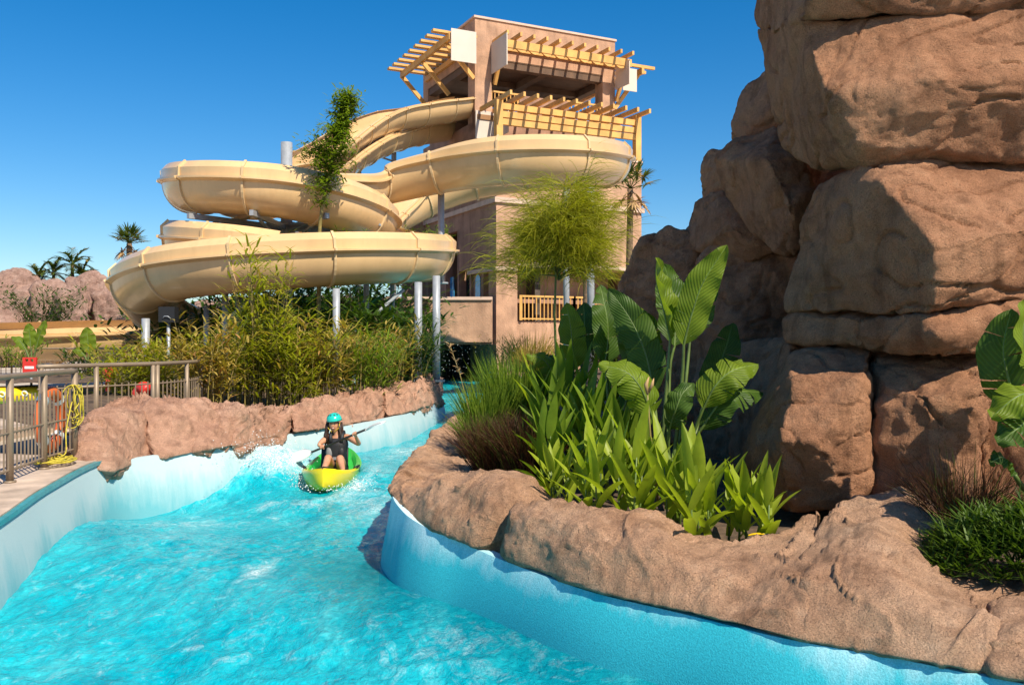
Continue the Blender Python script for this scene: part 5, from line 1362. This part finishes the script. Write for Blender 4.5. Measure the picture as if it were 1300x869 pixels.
t2, at2, ln2 = fence('curved bronze metal fence behind the rounded kerb rock', [(-6.25, 11.9), (-5.75, 12.9), (-5.35, 13.8), (-5.3, 15.2), (-5.75, 16.6), (-7.6, 19.6), (-9.6, 22.6), (-11.9, 26.5)], .607, 1.68, [.05, .9, 1.9, 2.0, 2.95, 3.9, 4.9, 5.9, 7.2, 8.8, 10.4, 12, 13.6], .115, 1.42, (1.38, .75), br=.010)
t3, at3, ln3 = fence('far bronze metal fence in front of the exit chute', [(-22, 29.5), (-17, 30), (-13.4, 30), (-10.5, 29.6)], .607, 1.80, [0, 1.8, 3.6, 5.4, 7.2, 9, 10.8], .16, 1.45, (1.4, .8), rr=.035, br=.012)

# life ring and its yellow rope on the near fence
c = at1(ln1-.47, 1.12) + Vector((-.10, .02, 0))
lr = thing('life_ring', c, 'orange life ring hanging on the near fence with yellow rope', 'life ring')
ax = Vector((1, .10, .0)).normalized(); e1 = Vector((-ax.y, ax.x, 0)); e2 = Vector((0, 0, 1))
mb = MB(); n1, n2 = 40, 12; vs = []; fs = []
for i in range(n1):
    a = 2*math.pi*i/n1; d = e1*math.cos(a)+e2*math.sin(a)
    for k in range(n2):
        b = 2*math.pi*k/n2; vs.append(c+d*(.31+.075*math.cos(b))+ax*.055*math.sin(b))
for i in range(n1):
    for k in range(n2): fs.append((i*n2+k, ((i+1) % n1)*n2+k, ((i+1) % n1)*n2+(k+1) % n2, i*n2+(k+1) % n2))
mb.add(vs, fs); mb.build('ring', M['orange'], lr, smooth=True)
for a0 in (45, 135, 225, 315):
    mb = MB(); vs = []; fs = []
    for i, a in enumerate(np.linspace(R(a0-7), R(a0+7), 4)):
        d = e1*math.cos(a)+e2*math.sin(a)
        for k in range(n2):
            b = 2*math.pi*k/n2; vs.append(c+d*(.31+.081*math.cos(b))+ax*.061*math.sin(b))
    for i in range(3):
        for k in range(n2): fs.append((i*n2+k, (i+1)*n2+k, (i+1)*n2+(k+1) % n2, i*n2+(k+1) % n2))
    mb.add(vs, fs); mb.build('band', M['white'], lr, smooth=True)
rg = random.Random(12)
rp = thing('rope', at1(ln1-.3, .63), 'yellow rope looped over the fence post and heaped on the deck', 'rope')
mb = MB()
hang = at1(ln1-.10, 1.50)+Vector((.06, -.02, 0))
for k in range(7):
    y0 = rg.uniform(-.05, .05); w_ = rg.uniform(.03, .13); h2 = rg.uniform(.3, .52)
    pts = [hang+Vector((w_*math.sin(u*math.pi*2)+y0, rg.uniform(-.05, .05), -h2*(1-math.cos(u*math.pi*2))/2)) for u in np.linspace(0, 1, 12)]
    mb.tube([Vector(p) for p in catmull(pts, 30)], .0065, 5)
mb.build('coil', M['rope'], rp, smooth=True)
mb = MB(); pts = [hang+Vector((-.05, .0, -.2)), at1(ln1-.30, 1.25)+Vector((.07, 0, 0)), at1(ln1-.45, .98)+Vector((.08, 0, 0)), at1(ln1-.5, .75)+Vector((.1, 0, 0))]
for k in range(70):
    a = k*.83; r = .04+.17*abs(math.sin(k*.37)); q = at1(ln1-.58, .63+.09*max(0, 1-r/.25)*rg.random()+.01)
    pts.append(q+Vector((math.cos(a)*r*.9+.02, math.sin(a)*r*1.5, rg.uniform(0, .03))))
mb.tube([Vector(p) for p in catmull(pts, 420)], .008, 5); mb.build('heap', M['rope'], rp, smooth=True)

# the pool and the bits of water-park gear beyond the fences
mb = MB(); mb.box((-26, 19.5, .611), (-9.6, 25.5, .622)); o = mb.build('pool_water', plain('pale pool water', (.06, .34, .40), .08, var=.2, scale=1.5)); o['kind'] = 'structure'
mb = MB(); mb.box((-26, 25.5, .611), (-9.4, 25.9, .74)); o = mb.build('pool_kerb', M['deck']); o['kind'] = 'structure'
def torus_mb(c, ax, R1, r1, n1=36, n2=12, sq=1.0):
    ax = Vector(ax).normalized(); _, e1, e2 = frame(ax, Vector((0, 1, 0.01))); mb = MB(); vs = []; fs = []
    for i in range(n1):
        a = 2*math.pi*i/n1; d = e1*math.cos(a)+e2*math.sin(a)
        for k in range(n2):
            b = 2*math.pi*k/n2; vs.append(Vector(c)+d*(R1+r1*math.cos(b))+ax*r1*math.sin(b)*sq)
    for i in range(n1):
        for k in range(n2): fs.append((i*n2+k, ((i+1) % n1)*n2+k, ((i+1) % n1)*n2+(k+1) % n2, i*n2+(k+1) % n2))
    mb.add(vs, fs); return mb
for px, py, Y, lab in ((8, 502, 20.6, 'yellow swim tube floating on the pool at the frame edge'), (36, 500, 20.9, 'yellow swim tube floating beside the other one behind the near fence')):
    c = WY(px, py, Y); c.z = .80
    t = thing('swim_tube', c, lab, 'swim tube', 'yellow swim tubes')
    torus_mb(c, (0, 0, 1), .36, .19).build('ring', M['yellow'], t, smooth=True)
    for s in (-1, 1):
        torus_mb(c+Vector((s*.2, -.53, .05)), (0, 1, .3), .06, .014, 14, 6).build('handle', M['white'], t, smooth=True)
# red rescue board on the far fence
c = WY(38, 463, 21.5); t = thing('rescue_board', c, 'red plastic board with a white stripe and two grip holes on a short stand', 'rescue board')
def board(mb, c, w, h, d, holes=True):
    x, y, z = c
    mb.box((x-w/2, y-d/2, z-h/2), (x+w/2, y+d/2, z+h*.22))
    mb.box((x-w/2, y-d/2, z+h*.22), (x-w*.30, y+d/2, z+h/2)); mb.box((x+w*.30, y-d/2, z+h*.22), (x+w/2, y+d/2, z+h/2)); mb.box((x-w*.08, y-d/2, z+h*.22), (x+w*.08, y+d/2, z+h*.40))
    mb.box((x-w*.30, y-d/2, z+h*.40), (x+w*.30, y+d/2, z+h/2))
mb = MB(); board(mb, c, .32, .36, .06); mb.build('panel', M['red'], t)
mb = MB(); mb.tube([Vector((c.x, c.y+.06, .607)), Vector((c.x, c.y+.06, c.z+.1))], .03, 8); mb.build('stand', M['steel'], t, smooth=True)
mb = MB(); mb.box((c.x-.11, c.y-.036, c.z-.09), (c.x+.11, c.y-.031, c.z-.03)); mb.build('stripe', M['white'], t)
# red bent spout and red post behind the curved fence
c = WY(172, 512, 15.6); c.z = .607; t = thing('water_spout', c, 'red bent water play spout behind the curved fence', 'water spout')
pts = [c, c+Vector((0, 0, .40)), c+Vector((.03, 0, .55)), c+Vector((.13, -.02, .61)), c+Vector((.24, -.05, .56))]
mb = MB(); mb.tube([Vector(p) for p in catmull(pts, 16)], [.065]*6+[.075]*4+[.10, .11, .12, .12, .12, .11], 12); mb.build('pipe', M['red'], t, smooth=True)
mb = MB(); mb.tube([c, c+Vector((0, 0, .05))], .12, 12); mb.build('flange', M['red'], t)
c = WY(137, 505, 21.0); c.z = .607; t = thing('red_bollard', c, 'slim red post with a wider head seen through the curved fence', 'bollard')
mb = MB(); mb.tube([c, c+Vector((0, 0, .55))], .06, 10); mb.build('shaft', M['red'], t, smooth=True)
mb = MB(); mb.tube([c+Vector((0, 0, .55)), c+Vector((0, 0, .62)), c+Vector((0, 0, .86)), c+Vector((0, 0, .92))], [.07, .12, .12, .05], 12); mb.build('head', M['red'], t, smooth=True)
for px, Y, mt, lab in ((104, 14.2, 'orange', 'orange kickboard leaning behind the curved fence'), (115, 14.6, 'yellow', 'yellow kickboard leaning behind the curved fence')):
    c = WY(px, 520, Y); c.z = .607; mb = MB(); x, y, z = c
    out = [(-.11, 0), (.11, 0), (.12, .25), (.09, .36), (0, .42), (-.09, .36), (-.12, .25)]
    vs = [(x+a, y+b*.25, z+b) for a, b in out] + [(x+a, y+.05+b*.25, z+b) for a, b in out]; n = len(out)
    mb.add(vs, [tuple(range(n)), tuple(range(2*n-1, n-1, -1))] + [(i, n+i, n+(i+1) % n, (i+1) % n) for i in range(n)])
    tag(mb.build('kickboard', M[mt], None, origin=c), lab, 'kickboard')
# black speaker under the loop
c = WY(214, 409, 24.6); t = thing('loudspeaker', c, 'black speaker box under the left of the lowest slide loop', 'speaker')
mb = MB(); mb.box((c.x-.22, c.y-.15, c.z), (c.x+.22, c.y+.15, c.z+.42)); mb.build('cabinet', M['black'], t)
mb = MB(); mb.tube([Vector((c.x-.09, c.y-.17, c.z+.10)), Vector((c.x-.04, c.y-.19, c.z+.16)), Vector((c.x+.05, c.y-.19, c.z+.16)), Vector((c.x+.12, c.y-.17, c.z+.10))], .015, 6); mb.build('grip', M['steel'], t, smooth=True)
mb = MB(); mb.tube([Vector((c.x, c.y, .7)), Vector((c.x, c.y, c.z))], .05, 8); mb.build('pole', M['steel'], t, smooth=True)

# ------------------------------------------------------------------ kayak, paddle and paddler
def skin_mat():
    m, nt, b = newmat('skin'); n = noise_node(nt, 14, 4)
    r = ramp(nt, n.outputs[0], [(.3, (.50, .235, .13)), (.7, (.60, .30, .18))]); nt.links.new(r.outputs[0], b.inputs['Base Color'])
    b.inputs['Roughness'].default_value = .42; b.inputs['Subsurface Weight'].default_value = .08; b.inputs['Subsurface Radius'].default_value = (.02, .008, .004)
    return m
M['skin'] = skin_mat()
M['vest'] = plain('black neoprene', (.014, .014, .017), .6, var=.2, scale=20)
M['vest_grey'] = plain('grey neoprene', (.22, .22, .23), .6, var=.1, scale=20)
M['hair'] = plain('dark brown hair', (.035, .016, .009), .5, var=.4, scale=50)
M['helmet'] = plain('turquoise helmet shell', (.02, .50, .42), .25, var=.04, coat=.4)
M['lips'] = plain('lips', (.45, .10, .09), .4, var=.05)
M['eye'] = plain('dark eye', (.02, .012, .01), .2, var=.05)
def kayak_mat():
    m, nt, b = newmat('yellow green kayak plastic')
    tc = N(nt, 'ShaderNodeTexCoord'); sp = N(nt, 'ShaderNodeSeparateXYZ'); nt.links.new(tc.outputs['Object'], sp.inputs[0])
    n = noise_node(nt, 5, 4); a = N(nt, 'ShaderNodeMath', operation='MULTIPLY_ADD'); nt.links.new(n.outputs[0], a.inputs[0]); a.inputs[1].default_value = .35; nt.links.new(sp.outputs[1], a.inputs[2])
    mr = N(nt, 'ShaderNodeMapRange'); nt.links.new(a.outputs[0], mr.inputs[0]); mr.inputs[1].default_value = -.55; mr.inputs[2].default_value = .10
    r = ramp(nt, mr.outputs[0], [(.1, (.78, .60, .01)), (.5, (.42, .62, .02)), (.9, (.03, .48, .07))])
    nt.links.new(r.outputs[0], b.inputs['Base Color']); b.inputs['Roughness'].default_value = .3; b.inputs['Coat Weight'].default_value = .2
    return m
M['kayak'] = kayak_mat()
K0 = Vector((-2.64, 13.32, 0.0))
fw = Vector((.10, -1, 0)).normalized(); sd = Vector((-fw.y, fw.x, 0)); sd = -sd if sd.x < 0 else sd
def KP(f, s, z): return K0 + fw*f + sd*s + Vector((0, 0, z))
ky_ = thing('kayak', K0, 'yellow and green sit-on kayak riding the rapids with its bow to the viewer', 'kayak')
rows = []; nt_ = 33; Lh = 1.36
for i in range(nt_):
    t = -1+2*i/(nt_-1); w_ = .385*max(.0, 1-abs(t)**2.4)**.62+.012; zb2 = -.12+.20*abs(t)**3.2; zg = .17+.13*abs(t)**2.2
    well = sstep(.86, .55, t)*sstep(-.95, -.70, t); zd = zg+.015-(.13*well)
    sec = [(0, zb2), (.55*w_, zb2+.015), (.86*w_, zb2+.09), (w_, zg-.04), (w_*1.02, zg), (.94*w_, zg+.025), (.82*w_, zg+.012), (.74*w_, zd+.02), (.45*w_, zd), (0, zd+.012*(1-well))]
    pts = sec + [(-a, b) for a, b in sec[-2:0:-1]]
    rows.append([KP(t*Lh, a, b) for a, b in pts])
m_ = len(rows[0]); vs = [p for r in rows for p in r]; fs = [(i*m_+k, (i+1)*m_+k, (i+1)*m_+(k+1) % m_, i*m_+(k+1) % m_) for i in range(nt_-1) for k in range(m_)]
fs += [tuple(range(m_)), tuple((nt_-1)*m_+k for k in range(m_))[::-1]]
mb = MB(); mb.add(vs, fs); hull = mb.build('hull', M['kayak'], ky_, smooth=True)
bmx = bmesh.new(); bmx.from_mesh(hull.data); bmesh.ops.recalc_face_normals(bmx, faces=bmx.faces); bmx.to_mesh(hull.data); bmx.free(); hull.data.set_sharp_from_angle(angle=R(55))
for s in (-1, 1):
    mb = MB(); mb.tube([KP(.42, s*.33, .20), KP(.40, s*.38, .22), KP(.26, s*.40, .22), KP(.24, s*.36, .20)], .014, 6); mb.build('handle', M['black'], ky_, smooth=True)
mb = MB(); mb.tube([KP(.95, -.06, .27), KP(1.0, -.04, .30), KP(1.0, .04, .30), KP(.95, .06, .27)], .013, 6); mb.build('handle', M['black'], ky_, smooth=True)
mb = MB(); seat = [KP(-.20, s, .10+.0) for s in np.linspace(-.2, .2, 5)]; top = [KP(-.32, s, .46-.25*abs(s)) for s in np.linspace(-.2, .2, 5)]
vs = seat+top+[p-fw*.04 for p in seat]+[p-fw*.04 for p in top]; fs = []
for i in range(4): fs += [(i, i+1, 6+i, 5+i), (11+i, 10+i, 15+i, 16+i), (5+i, 6+i, 16+i, 15+i)]
fs += [(0, 5, 15, 10), (4, 14, 19, 9)]
mb.add(vs, fs); mb.build('backrest', M['black'], ky_)
mb = MB(); mb.tube([KP(.30, 0, .045), KP(.28, 0, .12), KP(.26, 0, .15)], [.055, .05, .02], 10); mb.build('footwell_plug', M['red'], ky_, smooth=True)

pw = thing('paddle', WY(432, 559, 13.03), 'black shafted kayak paddle with white blades held across the body', 'paddle')
A_ = WY(396, 573.5, 13.30); B_ = WY(464, 545, 12.80); ad = (B_-A_).normalized()
mb = MB(); mb.tube([A_, B_], .016, 10); mb.build('shaft', M['black'], pw, smooth=True)
def pblade(p, d, nrm, ln, w_, mat=M['white']):
    d = d.normalized(); s = d.cross(nrm).normalized(); nn = s.cross(d); mb = MB(); vs = []; n = 12
    for i in range(n+1):
        u = i/n; hw = w_*.5*(min(1, u/.35)**.8*.85+.15)*(max(0.0, 1-max(0, (u-.72)/.28)**2.2))**.5+.004
        for k, q in enumerate((-1, -.5, 0, .5, 1)): vs.append(p+d*ln*u+s*hw*q+nn*(.02*math.sin(u*3)+(.006 if q == 0 else 0)-.012*q*q))
    b0 = len(vs); vs += [v-nn*.010 for v in vs]; fs = []
    for i in range(n):
        for k in range(4):
            fs.append((i*5+k, i*5+k+1, (i+1)*5+k+1, (i+1)*5+k)); fs.append((b0+i*5+k, b0+(i+1)*5+k, b0+(i+1)*5+k+1, b0+i*5+k+1))
        for k in (0, 4): fs.append((i*5+k, (i+1)*5+k, b0+(i+1)*5+k, b0+i*5+k))
    fs += [tuple(range(5))+tuple(range(b0+4, b0-1, -1)), tuple(n*5+k for k in range(5))+tuple(b0+n*5+k for k in range(4, -1, -1))]
    mb.add(vs, fs); mb.build('blade', mat, pw, smooth=True)
pblade(A_, WY(364, 583.5, 13.56)-A_, Vector((-.1, -.75, .65)), (WY(364, 583.5, 13.56)-A_).length, .21)
pblade(B_, WY(482, 537, 12.68)-B_, Vector((.15, -.25, .95)), .36, .19)

# paddler: one continuous skinned body
ps = thing('person', KP(-.08, 0, .10), 'paddler in a turquoise helmet and black life vest seated in the kayak', 'person')
H = Vector((-2.61, 13.43, .17))
jt = {}; rad = {}; edges = []
def J(n, p, r, par=None):
    jt[n] = Vector(p); rad[n] = r
    if par: edges.append((par, n))
J('pelvis', H, .125); J('waist', H+Vector((.0, .03, .17)), .105, 'pelvis'); J('chest', H+Vector((.015, .03, .33)), .122, 'waist')
J('neck0', H+Vector((.01, .02, .455)), .062, 'chest'); J('neck', H+Vector((-.008, .005, .52)), .045, 'neck0')
hc = H+Vector((-.035, -.02, .615)); J('jaw', hc+Vector((0, -.012, -.045)), .066, 'neck'); J('head', hc+Vector((0, .012, .03)), .086, 'jaw'); J('crown', hc+Vector((0, .02, .09)), .07, 'head')
handL = A_.lerp(B_, .20); handR = A_.lerp(B_, .80)
shL = H+Vector((-.135, .03, .425)); shR = H+Vector((.155, .03, .435))
J('shL', shL, .056, 'chest'); J('elL', WY(404, 565, 13.22), .037, 'shL'); J('wrL', handL.lerp(WY(404, 565, 13.22), .32)+Vector((0, .02, .01)), .026, 'elL'); J('palmL', handL+Vector((-.005, .03, .018)), .028, 'wrL')
J('shR', shR, .056, 'chest'); J('elR', WY(456, 563.5, 13.18), .037, 'shR'); J('wrR', handR.lerp(WY(456, 563.5, 13.18), .36)+Vector((0, .015, 0)), .026, 'elR'); J('palmR', handR+Vector((.0, .035, -.005)), .028, 'wrR')
for sfx, hand, sg in (('L', handL, 1), ('R', handR, 1)):
    for k in range(4):
        o = ad*(.030-.020*k)
        ln = (.9, 1.0, .95, .8)[k]
        J(f'f{sfx}{k}a', hand+o+Vector((0, .006, .030*ln)), .0105, 'palm'+sfx); J(f'f{sfx}{k}b', hand+o+Vector((0, -.026*ln, .016)), .0095, f'f{sfx}{k}a'); J(f'f{sfx}{k}c', hand+o+Vector((0, -.022, -.014*ln)), .008, f'f{sfx}{k}b')
    J(f't{sfx}a', hand-ad*-.038+Vector((0, .012, -.018)), .0115, 'palm'+sfx); J(f't{sfx}b', hand+ad*.030+Vector((0, -.018, -.026)), .009, f't{sfx}a')
for sfx, sg, kn, ft in (('L', -1, WY(416.5, 580, 12.98), WY(410.5, 598.5, 12.66)), ('R', 1, WY(431.5, 580.5, 12.98), WY(435, 599.5, 12.66))):
    hp = H+Vector((.085*sg, -.03, -.02)); J('hip'+sfx, hp, .088, 'pelvis'); J('mid'+sfx, hp.lerp(kn, .55), .076, 'hip'+sfx); J('kn'+sfx, kn, .056, 'mid'+sfx)
    J('calf'+sfx, kn.lerp(ft, .4)+Vector((0, .02, -.01)), .052, 'kn'+sfx); J('an'+sfx, ft+Vector((0, .02, .04)), .034, 'calf'+sfx); J('to'+sfx, ft+Vector((.01*sg, -.10, .03)), .028, 'an'+sfx)
names = list(jt); ix = {n: i for i, n in enumerate(names)}
me = bpy.data.meshes.new('body'); me.from_pydata([jt[n] for n in names], [(ix[a], ix[b]) for a, b in edges], [])
o = bpy.data.objects.new('body', me); COL.objects.link(o)
md = o.modifiers.new('skin', 'SKIN'); md.use_smooth_shade = True; md.branch_smoothing = .5
for i, n in enumerate(names):
    sv = me.skin_vertices[0].data[i]; sv.radius = (rad[n], rad[n]*(.82 if n in ('waist', 'chest', 'pelvis') else 1)); sv.use_root = (n == 'pelvis')
o.modifiers.new('sub', 'SUBSURF').levels = 2
dg = bpy.context.evaluated_depsgraph_get(); dg.update()
bme = bpy.data.meshes.new_from_object(o.evaluated_get(dg)); bpy.data.objects.remove(o)
# shape the face: chin, brow and nose pulled out of the continuous surface
fd = Vector((.06, -1, -.06)).normalized()
for v in bme.vertices:
    p = v.co; d = p-hc
    if d.length < .16 and d.z > -.10:
        q = d-fd*d.dot(fd)
        nz = math.exp(-((q.x/.014)**2+((q.z-.0)/.028)**2)); 
        if d.dot(fd) > .03: v.co += fd*.016*nz
        ck = math.exp(-(((abs(q.x)-.045)/.03)**2+((q.z+.02)/.03)**2)); v.co += fd*.006*ck
body = link_mesh('body', bme, M['skin'], ps)
for p in body.data.polygons: p.use_smooth = True
def ell(c, r, n1=16, n2=10, zmin=-1, rot=None):
    mb = MB(); vs = []; fs = []
    for i in range(n2+1):
        f = math.acos(max(-1, min(1, 1-(1-zmin)*i/n2)))
        for k in range(n1):
            a = 2*math.pi*k/n1; q = Vector((r[0]*math.sin(f)*math.cos(a), r[1]*math.sin(f)*math.sin(a), r[2]*math.cos(f)))
            vs.append(Vector(c)+(rot @ q if rot else q))
    for i in range(n2):
        for k in range(n1): fs.append((i*n1+k, (i+1)*n1+k, (i+1)*n1+(k+1) % n1, i*n1+(k+1) % n1))
    mb.add(vs, fs); return mb
fx = hc+fd*.085
for s in (-1, 1):
    ell(hc+fd*.080+Vector((s*.030, 0, .022)), (.009, .006, .0045), 10, 6).build('eye', M['eye'], ps, smooth=True)
    mb = MB(); mb.tube([hc+fd*.084+Vector((s*.046, .01, .036)), hc+fd*.090+Vector((s*.03, 0, .042)), hc+fd*.088+Vector((s*.014, 0, .038))], .0025, 5); mb.build('eyebrow', M['hair'], ps, smooth=True)
    ell(hc+Vector((s*.083, .02, .0)), (.012, .022, .030), 10, 6).build('ear', M['skin'], ps, smooth=True)
mb = MB(); mb.tube([hc+fd*.070+Vector((-.028, 0, -.036)), hc+fd*.080+Vector((-.012, 0, -.046)), hc+fd*.080+Vector((.012, 0, -.046)), hc+fd*.070+Vector((.028, 0, -.036))], [.003, .007, .007, .003], 6); mb.build('mouth', M['lips'], ps, smooth=True)
mb = MB(); mb.tube([hc+fd*.075+Vector((-.020, 0, -.040)), hc+fd*.085+Vector((0, 0, -.043)), hc+fd*.075+Vector((.020, 0, -.040))], .004, 5); mb.build('teeth', M['white'], ps, smooth=True)
tilt = Matrix.Rotation(R(-6), 3, 'Y') @ Matrix.Rotation(R(6), 3, 'X')
he = ell(hc+Vector((0, .026, .066)), (.114, .126, .108), 24, 12, -.10, tilt).build('helmet', M['helmet'], ps, smooth=True)
vs = []; fs = []
mb = MB(); rim = [hc+Vector((0, .026, .066))+tilt @ Vector((.115*math.cos(a), .127*math.sin(a), -.010)) for a in np.linspace(0, 2*math.pi, 33)]
mb.tube(rim, .005, 6, False); mb.build('helmet_rim', M['black'], he, smooth=True)
for a in (-.95, -.35, .35, .95):
    q = hc+Vector((0, .026, .066))+tilt @ Vector((.117*math.sin(a)*.62, -.117*math.cos(a)*.66, .080)); ell(q, (.016, .014, .012), 8, 6).build('vent', M['black'], he, smooth=True)
for s in (-1, 1):
    mb = MB(); mb.tube([hc+Vector((s*.095, -.02, .03)), hc+Vector((s*.078, -.035, -.05)), hc+Vector((s*.02, -.06, -.105))], .0045, 5); mb.build('strap', M['yellow'], he, smooth=True)
# hair: locks falling over both shoulders
mb = MB(); rg = random.Random(3)
for s in (-1, 1):
    for k in range(16):
        x0 = s*rg.uniform(.075, .105); y0 = rg.uniform(-.02, .09)
        mb.tube([hc+Vector((x0*.95, y0, .03)), hc+Vector((x0*1.12, y0-.01, -.06)), hc+Vector((s*rg.uniform(.085, .135), y0-.04, -.16)), hc+Vector((s*rg.uniform(.07, .14)+.02, rg.uniform(-.10, -.03), -.25-.07*rg.random()))], [.016, .018, .015, .004], 5)
mb.build('hair', M['hair'], ps, smooth=True)
# life vest: a shell round the trunk, with shoulder straps and grey side panels
def loft(secs, n=20):
    mb = MB(); vs = []; fs = []
    for c, rx, ry, e in secs:
        for k in range(n):
            a = 2*math.pi*k/n; ca, sa = math.cos(a), math.sin(a)
            vs.append(Vector(c)+Vector((rx*math.copysign(abs(ca)**e, ca), ry*math.copysign(abs(sa)**e, sa), 0)))
    for i in range(len(secs)-1):
        for k in range(n): fs.append((i*n+k, i*n+(k+1) % n, (i+1)*n+(k+1) % n, (i+1)*n+k))
    fs += [tuple(range(n))[::-1], tuple((len(secs)-1)*n+k for k in range(n))]
    mb.add(vs, fs); return mb
ve = loft([(H+Vector((0, .02, .03)), .150, .125, .8), (H+Vector((0, .025, .06)), .162, .140, .8), (H+Vector((.003, .025, .18)), .142, .135, .8), (H+Vector((.012, .025, .30)), .158, .150, .8), (H+Vector((.014, .025, .38)), .145, .135, .8), (H+Vector((.012, .025, .41)), .120, .105, .8)]).build('life_vest', M['vest'], ps, smooth=True)
for s in (-1, 1):
    mb = MB(); mb.tube([H+Vector((.012+s*.075, -.10, .36)), H+Vector((.012+s*.088, -.06, .46)), H+Vector((.012+s*.090, .04, .50)), H+Vector((.012+s*.085, .12, .40))], [.030, .028, .026, .028], 8); mb.build('shoulder_strap', M['vest'], ve, smooth=True)
    ell(H+Vector((s*.085, -.082, .20)), (.055, .040, .095), 12, 8).build('side_panel', M['vest_grey'] if s < 0 else M['vest'], ve, smooth=True)
mb = MB(); mb.tube([H+Vector((-.15, -.07, .13)), H+Vector((-.06, -.128, .125)), H+Vector((.07, -.128, .125)), H+Vector((.15, -.07, .13))], .014, 6); mb.build('belt', M['black'], ve, smooth=True)
mb = MB(); q = H+Vector((.0, -.140, .125)); mb.box((q.x-.025, q.y-.012, q.z-.02), (q.x+.025, q.y+.012, q.z+.02)); mb.build('buckle', M['vest_grey'], ve)
sh = loft([(H+Vector((0, -.03, -.11)), .185, .15, .8), (H+Vector((0, -.01, -.02)), .180, .155, .8), (H+Vector((0, .01, .07)), .148, .128, .8)]).build('shorts', M['vest'], ps, smooth=True)

# ------------------------------------------------------------------ spray: drops thrown up where the waves break
def drops(name, label, cat, spots, n, seed, smin=.004, smax=.014):
    rg = random.Random(seed); mb = MB()
    for k in range(n):
        c, s = spots[rg.randrange(len(spots))]; p = Vector(c)+Vector((rg.gauss(0, s[0]), rg.gauss(0, s[1]), abs(rg.gauss(0, s[2])))); r = rg.uniform(smin, smax)*rg.random()
        r += .003
        mb.add([p+Vector((r, 0, 0)), p+Vector((-r, 0, 0)), p+Vector((0, r, 0)), p+Vector((0, -r, 0)), p+Vector((0, 0, r)), p+Vector((0, 0, -r))],
               [(0,2,4),(2,1,4),(1,3,4),(3,0,4),(2,0,5),(1,2,5),(3,1,5),(0,3,5)])
    o = mb.build(name, M['white'], None, smooth=True); tag(o, label, cat, None, 'stuff'); return o
drops('spray', 'white water drops thrown up round the kayak and against the left wall', 'spray',
      [(WY(312, 578, 12.6), (.28, .5, .14)), (WY(330, 572, 12.7), (.3, .3, .10)), (WY(385, 606, 12.6), (.14, .2, .06)), (WY(392, 618, 12.3), (.12, .15, .05)), (WY(458, 612, 12.5), (.12, .2, .04)), (WY(440, 622, 12.1), (.2, .1, .04))], 900, 5, .003, .012)
drops('spray', 'drops of falling water in front of the dark tunnel', 'spray', [(WY(560, 460, 30), (.5, .5, .7)), (WY(575, 478, 32), (.5, .5, .5)), (WY(570, 445, 34), (.8, .5, .5))], 150, 6, .004, .016)
